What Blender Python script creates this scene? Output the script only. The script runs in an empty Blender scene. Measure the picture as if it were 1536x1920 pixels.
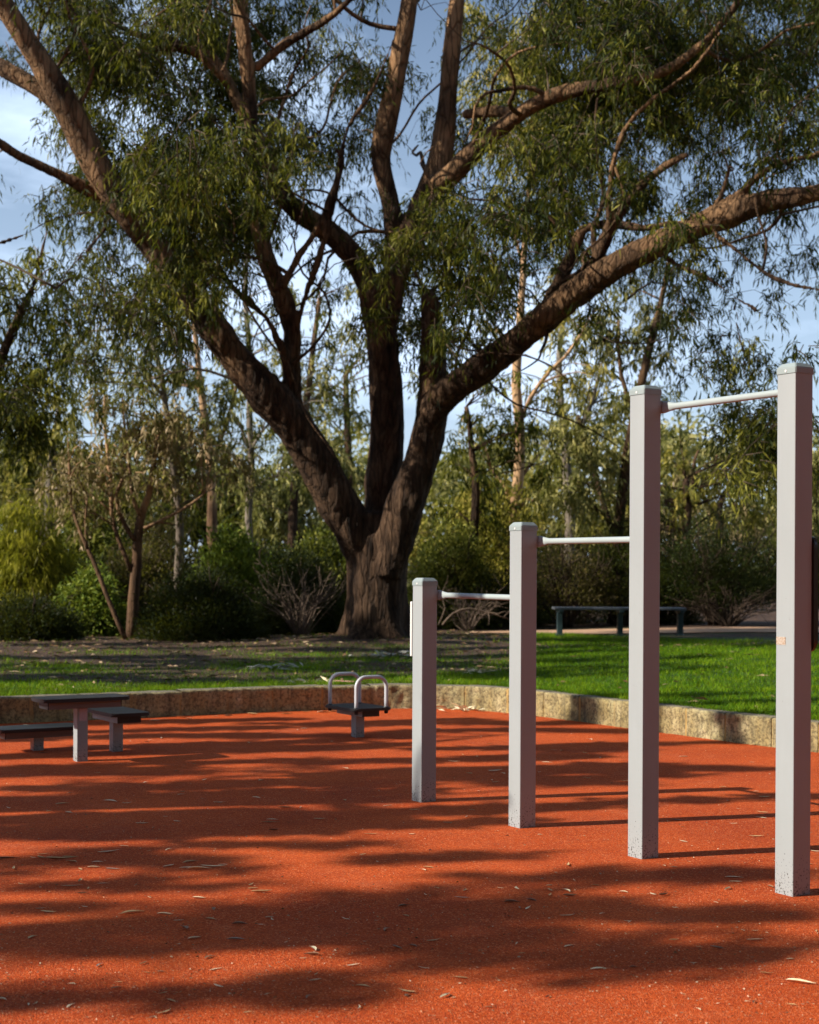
import bpy, bmesh, math, random
import numpy as np
from mathutils import Vector, Matrix
R = math.radians
rng = np.random.default_rng(7)
random.seed(7)
sc = bpy.context.scene
C = sc.collection

# ------------------------------------------------------------------ camera
F, CX, CY, EYE, ROLL = 2900.0, 768.0, 1064.0, 1.4, R(0.3)
cd = bpy.data.cameras.new('camera'); cam = bpy.data.objects.new('camera', cd); C.objects.link(cam)
cd.sensor_fit = 'HORIZONTAL'; cd.sensor_width = 24.0; cd.lens = F/1536*24
cd.shift_y = (CY-960)/1536; cd.clip_start = .05; cd.clip_end = 5000
cam.matrix_world = Matrix.Translation((0, 0, EYE)) @ Matrix.Rotation(R(90), 4, 'X') @ Matrix.Rotation(ROLL, 4, 'Z')
cd.dof.use_dof = True; cd.dof.focus_distance = 7.6; cd.dof.aperture_fstop = 3.4
sc.camera = cam

# ------------------------------------------------------------------ sky, sun, exposure
SUN_EL, SUN_AZ_OFF = R(32), R(16)       # sun low on the left, a little behind the camera
to_sun = Vector((-math.cos(SUN_EL)*math.cos(SUN_AZ_OFF), -math.cos(SUN_EL)*math.sin(SUN_AZ_OFF), math.sin(SUN_EL)))
w = bpy.data.worlds.new('World'); sc.world = w; w.use_nodes = True
nt = w.node_tree; nt.nodes.clear()
sky = nt.nodes.new('ShaderNodeTexSky'); sky.sky_type = 'NISHITA'; sky.sun_disc = False
sky.sun_elevation = SUN_EL
sky.sun_rotation = math.atan2(to_sun.x, to_sun.y) % (2*math.pi)
sky.air_density = 1.0; sky.dust_density = 0.6; sky.ozone_density = 3.0
tc = nt.nodes.new('ShaderNodeTexCoord'); mp = nt.nodes.new('ShaderNodeMapping')
mp.inputs['Scale'].default_value = (1.0, 1.0, 3.2)
nz = nt.nodes.new('ShaderNodeTexNoise'); nz.inputs['Scale'].default_value = 3.0
nz.inputs['Detail'].default_value = 7; nz.inputs['Roughness'].default_value = .55
cr = nt.nodes.new('ShaderNodeValToRGB'); cr.color_ramp.elements[0].position = .47; cr.color_ramp.elements[1].position = .66
cr.color_ramp.elements[1].color = (.9, .9, .9, 1)
mx = nt.nodes.new('ShaderNodeMix'); mx.data_type = 'RGBA'
mx.inputs[7].default_value = (9.3, 11.6, 15.0, 1)
bg = nt.nodes.new('ShaderNodeBackground'); bg.inputs[1].default_value = .066
wo = nt.nodes.new('ShaderNodeOutputWorld')
L = nt.links.new
L(tc.outputs['Generated'], mp.inputs[0]); L(mp.outputs[0], nz.inputs[0]); L(nz.outputs[0], cr.inputs[0])
sp_ = nt.nodes.new('ShaderNodeSeparateXYZ'); L(tc.outputs['Generated'], sp_.inputs[0])
mr = nt.nodes.new('ShaderNodeMapRange'); mr.inputs[1].default_value = .0; mr.inputs[2].default_value = .42; mr.inputs[3].default_value = .55; mr.inputs[4].default_value = 0.0
L(sp_.outputs[2], mr.inputs[0])
ad = nt.nodes.new('ShaderNodeMath'); ad.operation = 'ADD'; ad.use_clamp = True; L(cr.outputs[0], ad.inputs[0]); L(mr.outputs[0], ad.inputs[1])
L(ad.outputs[0], mx.inputs[0]); L(sky.outputs[0], mx.inputs[6]); L(mx.outputs[2], bg.inputs[0]); L(bg.outputs[0], wo.inputs[0])
sd = bpy.data.lights.new('sun', 'SUN'); sd.energy = 5.0; sd.angle = R(.5); sd.color = (1, .90, .76)
sun = bpy.data.objects.new('sun', sd); C.objects.link(sun)
sun.rotation_euler = to_sun.to_track_quat('Z', 'Y').to_euler()
sc.view_settings.view_transform = 'Standard'; sc.view_settings.look = 'None'
sc.view_settings.exposure = 0.6; sc.view_settings.gamma = 1; sc.view_settings.use_curve_mapping = False
try:
    sc.cycles.use_denoising = True; sc.cycles.denoiser = 'OPENIMAGEDENOISE'
    sc.cycles.denoising_prefilter = 'ACCURATE'
except Exception: pass
sc.cycles.max_bounces = 6; sc.cycles.diffuse_bounces = 3; sc.cycles.transmission_bounces = 4
sc.cycles.glossy_bounces = 2; sc.cycles.sample_clamp_indirect = 6

# ------------------------------------------------------------------ picture helpers (photo pixel -> place)
def ray(px, py):
    u, v = (px-CX)/F, (CY-py)/F
    c, s = math.cos(ROLL), math.sin(ROLL)
    return u*c-v*s, u*s+v*c
def G(px, py, z=0.0):
    u, v = ray(px, py); Y = (z-EYE)/v
    return Vector((u*Y, Y, z))
def P(px, py, Y):
    u, v = ray(px, py)
    return Vector((u*Y, Y, EYE+v*Y))

# ------------------------------------------------------------------ object helpers
def tag(o, label=None, cat=None, group=None, kind=None):
    if label: o['label'] = label
    if cat: o['category'] = cat
    if group: o['group'] = group
    if kind: o['kind'] = kind
    return o
def empty(name, loc=(0, 0, 0), rz=0, label=None, cat=None, group=None):
    o = bpy.data.objects.new(name, None); C.objects.link(o); o.location = loc; o.rotation_euler = (0, 0, rz)
    o.empty_display_size = .1
    return tag(o, label, cat, group)
def link(name, me, m, parent=None):
    o = bpy.data.objects.new(name, me); C.objects.link(o)
    if m and not me.materials: me.materials.append(m)
    if parent: o.parent = parent
    return o
def obj(name, bm, m, parent=None, smooth=False, loc=None):
    me = bpy.data.meshes.new(name)
    bmesh.ops.recalc_face_normals(bm, faces=bm.faces)
    bm.to_mesh(me); bm.free()
    if smooth: me.shade_smooth()
    o = link(name, me, m, parent)
    if loc is not None: o.location = loc
    return o
def box(bm, x0, x1, y0, y1, z0, z1, bev=0.0, seg=2):
    r = bmesh.ops.create_cube(bm, size=1)
    for v in r['verts']:
        v.co = Vector(((x0+x1)/2+v.co.x*(x1-x0), (y0+y1)/2+v.co.y*(y1-y0), (z0+z1)/2+v.co.z*(z1-z0)))
    if bev:
        es = list({e for v in r['verts'] for e in v.link_edges})
        bmesh.ops.bevel(bm, geom=es, offset=bev, segments=seg, affect='EDGES', profile=.5)
def cyl(bm, p0, p1, r0, r1=None, n=12):
    p0, p1 = Vector(p0), Vector(p1); d = p1-p0
    M = Matrix.Translation((p0+p1)/2) @ d.to_track_quat('Z', 'Y').to_matrix().to_4x4()
    bmesh.ops.create_cone(bm, cap_ends=True, segments=n, radius1=r0, radius2=r0 if r1 is None else r1, depth=d.length, matrix=M)

# ------------------------------------------------------------------ numpy noise
_tab = rng.random((64, 64, 64)).astype(np.float32)
def vnoise(p, s=1.0):
    q = np.asarray(p, dtype=np.float64)*s+1000
    i = np.floor(q).astype(int); f = q-i; f = f*f*(3-2*f)
    r = 0
    for a in (0, 1):
        for b in (0, 1):
            for c in (0, 1):
                wt = (f[..., 0] if a else 1-f[..., 0])*(f[..., 1] if b else 1-f[..., 1])*(f[..., 2] if c else 1-f[..., 2])
                r = r+wt*_tab[(i[..., 0]+a) % 64, (i[..., 1]+b) % 64, (i[..., 2]+c) % 64]
    return r
def fnoise(p, s=1.0, o=3):
    t = 0; a = .5
    for k in range(o): t = t+a*vnoise(p, s*2**k); a *= .5
    return t/(1-.5**o)
def unit(v): return v/np.maximum(np.linalg.norm(v, axis=-1, keepdims=True), 1e-9)

# ------------------------------------------------------------------ material helpers
def mat(name):
    m = bpy.data.materials.new(name); m.use_nodes = True
    n = m.node_tree; b = n.nodes['Principled BSDF']
    return m, n, b
def node(n, t, **k):
    x = n.nodes.new(t)
    for a, v in k.items():
        if a in x.inputs: x.inputs[a].default_value = v
        else: setattr(x, a, v)
    return x
def ramp(n, src, stops, interp='LINEAR'):
    r = n.nodes.new('ShaderNodeValToRGB'); r.color_ramp.interpolation = interp
    e = r.color_ramp.elements
    while len(e) < len(stops): e.new(.5)
    for k, (p, c) in enumerate(stops):
        e[k].position = p; e[k].color = tuple(c)+(1,) if len(c) == 3 else c
    n.links.new(src, r.inputs[0]); return r.outputs[0]
def noise(n, scale, detail=4, rough=.55, vec=None, out=0):
    x = node(n, 'ShaderNodeTexNoise'); x.inputs['Scale'].default_value = scale
    x.inputs['Detail'].default_value = detail; x.inputs['Roughness'].default_value = rough
    if vec is not None: n.links.new(vec, x.inputs['Vector'])
    return x.outputs[out]
def mixc(n, f, a, b, mode='MIX'):
    x = node(n, 'ShaderNodeMix'); x.data_type = 'RGBA'; x.blend_type = mode
    for i, v in ((0, f), (6, a), (7, b)):
        if hasattr(v, 'is_linked') or isinstance(v, bpy.types.NodeSocket): n.links.new(v, x.inputs[i])
        else: x.inputs[i].default_value = v if i == 0 else (tuple(v)+(1,))[:4]
    return x.outputs[2]
def coords(n, scale=(1, 1, 1), kind='Object'):
    t = node(n, 'ShaderNodeTexCoord'); m = node(n, 'ShaderNodeMapping'); m.inputs['Scale'].default_value = scale
    n.links.new(t.outputs[kind], m.inputs[0]); return m.outputs[0]
def bump(n, b, h, strength, dist):
    x = node(n, 'ShaderNodeBump'); x.inputs['Strength'].default_value = strength; x.inputs['Distance'].default_value = dist
    n.links.new(h, x.inputs['Height']); n.links.new(x.outputs[0], b.inputs['Normal']); return x
def attr(n, name, out='Fac'):
    a = node(n, 'ShaderNodeAttribute'); a.attribute_name = name; return a.outputs[out]
def math_(n, op, a, b=None, clamp=False):
    x = node(n, 'ShaderNodeMath'); x.operation = op; x.use_clamp = clamp
    for i, v in ((0, a), (1, b)):
        if v is None: continue
        if isinstance(v, bpy.types.NodeSocket): n.links.new(v, x.inputs[i])
        else: x.inputs[i].default_value = v
    return x.outputs[0]

def m_leaf(name, dark, mid, bright, trans=.3):
    m, n, b = mat(name)
    col = ramp(n, attr(n, 'tint'), [(0, dark), (.55, mid), (1, bright)])
    n.links.new(col, b.inputs['Base Color']); b.inputs['Roughness'].default_value = .5
    b.inputs['Specular IOR Level'].default_value = .12
    t = node(n, 'ShaderNodeBsdfTranslucent'); n.links.new(mixc(n, .5, col, (.28, .30, .02)), t.inputs[0])
    s = node(n, 'ShaderNodeMixShader'); s.inputs[0].default_value = trans
    n.links.new(b.outputs[0], s.inputs[1]); n.links.new(t.outputs[0], s.inputs[2])
    n.links.new(s.outputs[0], n.nodes['Material Output'].inputs[0]); return m
M = {}
M['gum'] = m_leaf('gum_leaf', (.007, .013, .003), (.024, .038, .006), (.28, .27, .045), .30)
M['gum_yellow_lit'] = m_leaf('yellow_lit_gum_leaf', (.04, .05, .010), (.26, .23, .04), (.60, .50, .12), .35)  # yellow of sunlit crowns put into the leaf colour
M['gum_grey'] = m_leaf('grey_gum_leaf', (.030, .040, .010), (.20, .20, .060), (.56, .50, .20), .3)
M['gum_pink'] = m_leaf('dry_gum_leaf', (.07, .06, .02), (.27, .21, .10), (.55, .42, .26), .3)
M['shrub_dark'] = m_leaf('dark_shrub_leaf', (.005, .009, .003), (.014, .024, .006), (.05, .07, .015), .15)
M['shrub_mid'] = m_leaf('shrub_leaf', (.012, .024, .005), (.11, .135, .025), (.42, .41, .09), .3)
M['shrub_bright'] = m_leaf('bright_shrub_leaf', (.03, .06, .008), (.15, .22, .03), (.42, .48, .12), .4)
M['willow'] = m_leaf('willow_leaf', (.06, .08, .010), (.24, .24, .02), (.60, .55, .06), .45)
M['shrub_brown'] = m_leaf('brown_shrub_leaf', (.03, .025, .012), (.08, .065, .03), (.20, .15, .06), .3)
M['grass'] = m_leaf('grass_blade', (.018, .065, .003), (.075, .20, .004), (.27, .40, .012), .38)

def m_bark(name, dark, mid, pale, upper, zmid=5.0, zspan=4.0, fiss=1.0):
    m, n, b = mat(name)
    v = coords(n, (1, 1, .22)); f = noise(n, 9, 8, .68, v)
    c1 = ramp(n, f, [(.30, dark), (.5, mid), (.75, pale)])
    v2 = coords(n, (1, 1, .6)); f2 = noise(n, 1.6, 5, .6, v2)
    c2 = ramp(n, f2, [(.35, mid), (.5, upper), (.62, tuple(x*1.25 for x in upper)), (.75, mid)])
    sep = node(n, 'ShaderNodeSeparateXYZ'); tcx = node(n, 'ShaderNodeTexCoord')
    n.links.new(tcx.outputs['Object'], sep.inputs[0])
    z = math_(n, 'MULTIPLY_ADD', sep.outputs[2], 1.0/zspan); z.node.inputs[2].default_value = -zmid/zspan+.5
    z = math_(n, 'ADD', z, math_(n, 'MULTIPLY', math_(n, 'SUBTRACT', f2, .5), 2.6), True)
    col = mixc(n, z, c1, c2)
    n.links.new(col, b.inputs['Base Color']); b.inputs['Roughness'].default_value = .85
    b.inputs['Specular IOR Level'].default_value = .2
    vv = coords(n, (1, 1, .16)); g = noise(n, 22, 6, .7, vv)
    cv = node(n, 'ShaderNodeTexVoronoi'); cv.feature = 'DISTANCE_TO_EDGE'; cv.inputs['Scale'].default_value = 13
    wv = node(n, 'ShaderNodeMix'); wv.data_type = 'VECTOR'; wv.inputs[0].default_value = .12; n.links.new(coords(n, (1, 1, .2)), wv.inputs[4]); n.links.new(noise(n, 6, 4, .6, v, 1), wv.inputs[5]); n.links.new(wv.outputs[1], cv.inputs['Vector'])
    crk = ramp(n, cv.outputs[0], [(0, (0, 0, 0)), (.12, (1, 1, 1))])
    if fiss > .6: n.links.new(mixc(n, math_(n, 'MULTIPLY', math_(n, 'SUBTRACT', 1, crk), .5), col, dark), b.inputs['Base Color'])
    bump(n, b, math_(n, 'ADD', math_(n, 'ADD', f, math_(n, 'MULTIPLY', g, .5)), math_(n, 'MULTIPLY', crk, .35*fiss)), 1.0*fiss, .07)
    return m
M['bark'] = m_bark('rough_gum_bark', (.010, .006, .004), (.070, .040, .023), (.21, .130, .080), (.31, .18, .09), 6.9, 6.0)
M['bark_smooth'] = m_bark('smooth_gum_bark', (.035, .022, .014), (.11, .062, .034), (.28, .17, .09), (.46, .29, .16), 2.6, 2.2, .4)
M['bark_grey'] = m_bark('grey_gum_bark', (.05, .04, .032), (.15, .12, .095), (.27, .23, .18), (.22, .19, .15), 4.0, 4.0, .4)
M['twig'] = m_bark('twig_bark', (.02, .014, .01), (.06, .042, .03), (.13, .095, .07), (.11, .08, .055), 5.0, 4.0, .3)
M['dead_twig'] = m_bark('dead_twig_bark', (.05, .036, .026), (.13, .095, .07), (.24, .18, .14), (.18, .14, .1), 5.0, 4.0, .3)

# red rubber
m, n, b = mat('red_rubber')
v = coords(n)
g1 = node(n, 'ShaderNodeTexVoronoi'); g1.inputs['Scale'].default_value = 190; n.links.new(v, g1.inputs['Vector'])
sepc = node(n, 'ShaderNodeSeparateColor'); n.links.new(g1.outputs['Color'], sepc.inputs[0])
col = ramp(n, sepc.outputs[0], [(0, (.08, .008, .003)), (.3, (.34, .040, .008)), (.6, (.54, .080, .014)), (.88, (.70, .15, .035)), (1, (.82, .38, .20))])
big = noise(n, .9, 5, .6, v); med = noise(n, 9, 4, .6, v)
col = mixc(n, .45, col, ramp(n, big, [(.32, (.30, .038, .008)), (.68, (.68, .120, .022))]))
blot = ramp(n, noise(n, 3.6, 5, .62, v), [(.52, (0, 0, 0)), (.70, (1, 1, 1))])
col = mixc(n, math_(n, 'MULTIPLY', blot, .35), col, (.22, .030, .008))
col = mixc(n, math_(n, 'MULTIPLY', ramp(n, med, [(.45, (0, 0, 0)), (.75, (1, 1, 1))]), .25), col, (.30, .05, .022))
dust = ramp(n, noise(n, 2.3, 6, .7, v), [(.55, (0, 0, 0)), (.8, (1, 1, 1))])
col = mixc(n, math_(n, 'MULTIPLY', dust, .14), col, (.66, .30, .18))
n.links.new(col, b.inputs['Base Color']); b.inputs['Roughness'].default_value = .9
b.inputs['Specular IOR Level'].default_value = .12
bump(n, b, math_(n, 'ADD', g1.outputs['Distance'], math_(n, 'MULTIPLY', noise(n, 120, 3, .6, v), .6)), 1.0, .0035)
M['rubber'] = m

# lawn / soil ground
m, n, b = mat('lawn_soil')
v = coords(n)
soil = ramp(n, noise(n, 14, 8, .72, v), [(.28, (.012, .006, .003)), (.5, (.050, .024, .012)), (.63, (.13, .062, .030)), (.74, (.32, .19, .10))])
grs = ramp(n, noise(n, 22, 6, .7, v), [(.3, (.015, .040, .005)), (.6, (.035, .095, .010)), (.8, (.07, .13, .02))])
n.links.new(mixc(n, attr(n, 'green'), soil, grs), b.inputs['Base Color']); b.inputs['Roughness'].default_value = .95
bump(n, b, noise(n, 30, 6, .7, v), 1.0, .03)
M['lawn'] = m
m, n, b = mat('bare_ground')
n.links.new(ramp(n, noise(n, .6, 8, .7, coords(n)), [(.3, (.04, .03, .015)), (.7, (.12, .09, .05))]), b.inputs['Base Color'])
b.inputs['Roughness'].default_value = 1; M['ground'] = m
m, n, b = mat('sandy_path')
v = coords(n)
n.links.new(ramp(n, noise(n, 6, 8, .7, v), [(.3, (.34, .19, .11)), (.55, (.50, .31, .19)), (.75, (.60, .42, .28))]), b.inputs['Base Color'])
b.inputs['Roughness'].default_value = .95; bump(n, b, noise(n, 60, 4, .6, v), .5, .01); M['path'] = m

# limestone
m, n, b = mat('limestone')
v = coords(n)
base = ramp(n, noise(n, 5, 8, .65, v), [(.3, (.27, .24, .12)), (.5, (.48, .43, .23)), (.7, (.70, .62, .38))])
base = mixc(n, attr(n, 'tint'), base, (.50, .36, .19), 'MULTIPLY') if False else mixc(n, math_(n, 'MULTIPLY', attr(n, 'tint'), .55), base, (.42, .30, .11))
lich = ramp(n, noise(n, 7, 6, .7, coords(n, (1, 1, .5))), [(.5, (0, 0, 0)), (.66, (1, 1, 1))])
base = mixc(n, math_(n, 'MULTIPLY', lich, .6), base, (.11, .09, .05))
strk = ramp(n, noise(n, 2.6, 6, .65, coords(n, (3.5, 3.5, .35))), [(.42, (0, 0, 0)), (.62, (1, 1, 1))])
base = mixc(n, math_(n, 'MULTIPLY', strk, .55), base, (.40, .30, .11))
drk = ramp(n, noise(n, 3.1, 7, .7, coords(n, (4, 4, .5))), [(.5, (0, 0, 0)), (.68, (1, 1, 1))])
base = mixc(n, math_(n, 'MULTIPLY', drk, .75), base, (.055, .05, .035))
sp = ramp(n, noise(n, 45, 5, .7, v), [(.5, (0, 0, 0)), (.7, (1, 1, 1))])
base = mixc(n, math_(n, 'MULTIPLY', sp, .5), base, (.10, .075, .045))
pit = ramp(n, noise(n, 38, 4, .75, v), [(.42, (1, 1, 1)), (.52, (0, 0, 0))])
base = mixc(n, math_(n, 'MULTIPLY', pit, .65), base, (.06, .045, .025))
base = mixc(n, attr(n, 'mortar'), base, (.55, .36, .12))
base = mixc(n, math_(n, 'MULTIPLY', attr(n, 'top'), .7), base, (.17, .155, .13))
n.links.new(base, b.inputs['Base Color']); b.inputs['Roughness'].default_value = .92
bump(n, b, noise(n, 38, 8, .78, v), 1.0, .022); M['stone'] = m

# painted metal posts
def m_paint(name, c, rough=.42, dirt=True):
    m, n, b = mat(name)
    v = coords(n)
    col = ramp(n, noise(n, 3, 5, .6, coords(n, (1, 1, .3))), [(.3, tuple(x*.93 for x in c)), (.7, tuple(x*1.04 for x in c))])
    if dirt:
        sep = node(n, 'ShaderNodeSeparateXYZ'); t = node(n, 'ShaderNodeTexCoord'); n.links.new(t.outputs['Object'], sep.inputs[0])
        h = node(n, 'ShaderNodeMapRange'); n.links.new(sep.outputs[2], h.inputs[0])
        h.inputs[1].default_value = 0; h.inputs[2].default_value = .26; h.inputs[3].default_value = .53; h.inputs[4].default_value = .72
        sp = noise(n, 110, 3, .6, v)
        k = math_(n, 'MULTIPLY', math_(n, 'SUBTRACT', sp, h.outputs[0], True), 14, True)
        col = mixc(n, k, col, (.045, .04, .035))
        sc_ = noise(n, 28, 4, .7, coords(n, (1, 1, .35)))
        k2 = math_(n, 'MULTIPLY', math_(n, 'SUBTRACT', sc_, .735, True), 14, True)
        col = mixc(n, k2, col, (.10, .085, .08))
    n.links.new(col, b.inputs['Base Color']); b.inputs['Roughness'].default_value = rough
    b.inputs['Specular IOR Level'].default_value = .4
    bump(n, b, noise(n, 60, 3, .6, v), .06, .004)
    return m
M['paint'] = m_paint('grey_powder_coat', (.315, .35, .37))
M['bar'] = m_paint('bar_powder_coat', (.35, .41, .425), .38, False)
M['cap'] = m_paint('cap_powder_coat', (.27, .33, .345), .45, False)
M['handle'] = m_paint('handle_steel', (.52, .55, .60), .35, False)
M['shaded_paint'] = m_paint('shaded_powder_coat', (.20, .16, .15), .5, False)  # grey coat browned, painting in the shade on the step frames' long side
M['black'] = m_paint('black_rubber', (.018, .018, .020), .38, False)
M['darkpanel'] = m_paint('dark_sign_back', (.022, .018, .016), .3, False)
M['whitepanel'] = m_paint('white_sign_edge', (.72, .74, .74), .35, False)
M['bench_steel'] = m_paint('dark_green_steel', (.030, .055, .062), .4, False)
M['bench_slat'] = m_paint('grey_bench_slat', (.13, .145, .17), .35, False)
m, n, b = mat('faded_sticker')
v = coords(n)
n.links.new(ramp(n, noise(n, 120, 3, .5, coords(n, (1, 1, 2.5))), [(.45, (.62, .5, .55)), (.55, (.42, .33, .38))]), b.inputs['Base Color']); M['sticker'] = m
m, n, b = mat('scraped_paint')
n.links.new(ramp(n, noise(n, 180, 4, .6, coords(n, (1, 1, 2))), [(.42, (.50, .47, .44)), (.5, (.42, .33, .25)), (.6, (.24, .14, .08))]), b.inputs['Base Color']); M['scrape'] = m
def m_litter(name, a, c):
    m, n, b = mat(name)
    n.links.new(ramp(n, noise(n, 60, 4, .6, coords(n, (1, 1, 1))), [(.35, a), (.65, c)]), b.inputs['Base Color'])
    b.inputs['Roughness'].default_value = .6; return m
M['litter_pale'] = m_litter('dry_pale_leaf', (.66, .54, .32), (.86, .78, .56))
M['litter_tan'] = m_litter('dry_tan_leaf', (.42, .27, .11), (.62, .46, .24))
M['litter_brown'] = m_litter('dry_brown_leaf', (.20, .11, .06), (.36, .20, .11))
M['litter_grey'] = m_litter('dry_grey_leaf', (.30, .30, .26), (.46, .46, .40))
M['pink_leaf'] = m_litter('pinkish_bark_strip', (.42, .16, .13), (.62, .34, .28))

# ------------------------------------------------------------------ mesh builders (numpy)
def mesh_np(name, V, faces_n, idx, attrs=None, vattrs=None, smooth=False):
    me = bpy.data.meshes.new(name); V = np.asarray(V, dtype=np.float32); nf = len(idx)//faces_n
    me.vertices.add(len(V)); me.vertices.foreach_set('co', V.ravel())
    me.loops.add(len(idx)); me.loops.foreach_set('vertex_index', np.asarray(idx, dtype=np.int32))
    me.polygons.add(nf); me.polygons.foreach_set('loop_start', np.arange(nf, dtype=np.int32)*faces_n)
    for k, a in (attrs or {}).items():
        at = me.attributes.new(k, 'FLOAT', 'FACE'); at.data.foreach_set('value', np.asarray(a, dtype=np.float32))
    for k, a in (vattrs or {}).items():
        at = me.attributes.new(k, 'FLOAT', 'POINT'); at.data.foreach_set('value', np.asarray(a, dtype=np.float32))
    me.update(calc_edges=True)
    if smooth: me.shade_smooth()
    return me
def leaves_mesh(name, B, D, Ln, W, tint):
    N = len(B); D = unit(D)
    rnd = unit(rng.normal(size=(N, 3))); S = unit(np.cross(D, rnd))*W[:, None]*.5
    mid = B+D*(Ln*.45)[:, None]; tip = B+D*Ln[:, None]; tip[:, 2] -= Ln*.10
    V = np.empty((N, 4, 3)); V[:, 0] = B; V[:, 1] = mid+S; V[:, 2] = tip; V[:, 3] = mid-S
    return mesh_np(name, V.reshape(-1, 3), 4, np.arange(N*4), {'tint': np.clip(tint, 0, 1)})

class Tubes:
    def __init__(s): s.V = []; s.I = []; s.n = 0
    def add(s, pts, rad, sides=8, lump=0.0, lobes=None):
        pts = np.asarray(pts, dtype=float); rad = np.asarray(rad, dtype=float); m = len(pts)
        T = unit(np.gradient(pts, axis=0)); up = np.array([.13, .97, .2]) if abs(T[0] @ np.array([.13, .97, .2])) < .9 else np.array([1., 0, 0])
        Nn = unit(np.cross(T[0], up)); th = np.arange(sides)*2*math.pi/sides
        rings = np.empty((m, sides, 3))
        for k in range(m):
            Nn = unit(Nn-T[k]*(Nn @ T[k])); Bn = np.cross(T[k], Nn)
            r = np.full(sides, rad[k])
            dirs = np.cos(th)[:, None]*Nn+np.sin(th)[:, None]*Bn
            if lobes is not None: r = r*(1+lobes[k]*(.6*np.cos(5*th+.6)+.4*np.cos(3*th+2)))
            if lump:
                q = pts[k]+dirs*rad[k]; r = r*(1+lump*(fnoise(q*np.array([1, 1, .5]), 2.2)-.5)*2)
            rings[k] = pts[k]+dirs*r[:, None]
        base = s.n; s.V.append(rings.reshape(-1, 3))
        a = (np.arange(m-1)[:, None]*sides+np.arange(sides)[None]).ravel(); bq = (np.arange(m-1)[:, None]*sides+(np.arange(sides)[None]+1) % sides).ravel()
        s.I.append((np.stack([a, bq, bq+sides, a+sides], 1)+base).ravel()); s.n += m*sides
        # caps
        for row, last in ((0, 0), (m-1, 1)):
            c = s.n; s.V.append(pts[row][None]); s.n += 1
            r0 = base+row*sides
            for j in range(0, sides, 2):
                q = [c, r0+j, r0+(j+1) % sides, r0+(j+2) % sides]
                s.I.append(np.array(q if last else q[::-1]))
    def mesh(s, name, smooth=True): return mesh_np(name, np.concatenate(s.V), 4, np.concatenate(s.I), smooth=smooth)

def spline(pts, rad, step=.25, wob=0.0):
    pts = np.asarray(pts, float); rad = np.asarray(rad, float); m = len(pts)
    if m == 2: pts = np.vstack([pts[0], (pts[0]+pts[1])/2, pts[1]]); rad = np.array([rad[0], rad.mean(), rad[1]]); m = 3
    o, ro = [], []
    for k in range(m-1):
        p0 = pts[max(k-1, 0)]; p1 = pts[k]; p2 = pts[k+1]; p3 = pts[min(k+2, m-1)]
        nseg = max(2, int(np.linalg.norm(p2-p1)/step))
        for j in range(nseg):
            t = j/nseg
            o.append(.5*((2*p1)+(-p0+p2)*t+(2*p0-5*p1+4*p2-p3)*t*t+(-p0+3*p1-3*p2+p3)*t**3)); ro.append(rad[k]*(1-t)+rad[k+1]*t)
    o.append(pts[-1]); ro.append(rad[-1]); o = np.array(o); ro = np.array(ro)
    if wob:
        nn = np.stack([fnoise(o+s_, .9, 2)-.5 for s_ in (0, 31, 67)], -1); o = o+nn*wob*np.minimum(1, np.arange(len(o))/4)[:, None]
    return o, ro
def limb_px(tr, Y0, Y1, wob=0.0, step=.2):
    """a limb traced as (px, py, half width px) and running from depth Y0 to Y1"""
    k = len(tr); Ys = np.linspace(Y0, Y1, k)
    pts = [P(a[0], a[1], Y) for a, Y in zip(tr, Ys)]; rad = [a[2]*Y/F*(.89 if a[2] > 14 else 1) for a, Y in zip(tr, Ys)]
    return spline(pts, rad, step, wob)

def leaf_clumps(cl, per_m3, L0, W0, droop=.8, twigs=None, tb=.5, spread=.35, hang=.9, bymat=None):
    """cl: (x, y, z, rx, ry, rz, density, tint shift); leaves hang along short drooping twigs that leave each clump"""
    Bs, Ds, Ls, Ws, Ts = [], [], [], [], []
    for c in cl:
        c0 = np.array(c[:3]); r = np.array(c[3:6]); dens = c[6]; sh = c[7] if len(c) > 7 else 0
        nt_ = max(3, int(per_m3*dens*(r[0]*r[1]*r[2])**(2/3)/12)); k = 12
        d = unit(rng.normal(size=(nt_, 3))+np.array([0, 0, .15]))
        s0 = c0+rng.normal(size=(nt_, 3))*r*.28
        ln = rng.uniform(.45, 1.0, nt_)
        s = np.linspace(.25, 1, k)[None, :, None]
        pos = s0[:, None]+d[:, None]*r*ln[:, None, None]*s
        pos[..., 2] -= (droop*r[2]*ln[:, None]*s[..., 0]**2)
        if twigs is not None:
            for q in range(0, nt_, 2):
                pp = np.vstack([s0[q], pos[q, 4], pos[q, -1]]); twigs.add(pp, [.007, .005, .002], 3)
        B = pos.reshape(-1, 3)+rng.normal(size=(nt_*k, 3))*.03
        D = np.repeat(d, k, 0)*spread+rng.normal(size=(nt_*k, 3))*.45+np.array([0, 0, -hang])
        Bs.append(B); Ds.append(D); Ls.append(L0*rng.uniform(.65, 1.3, nt_*k)); Ws.append(W0*rng.uniform(.7, 1.3, nt_*k))
        tw = np.repeat(rng.normal(size=nt_)*.12, k)
        Ts.append(tb+sh+tw+rng.normal(size=nt_*k)*.18)
    return [np.concatenate(x) for x in (Bs, Ds, Ls, Ws, Ts)]

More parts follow.
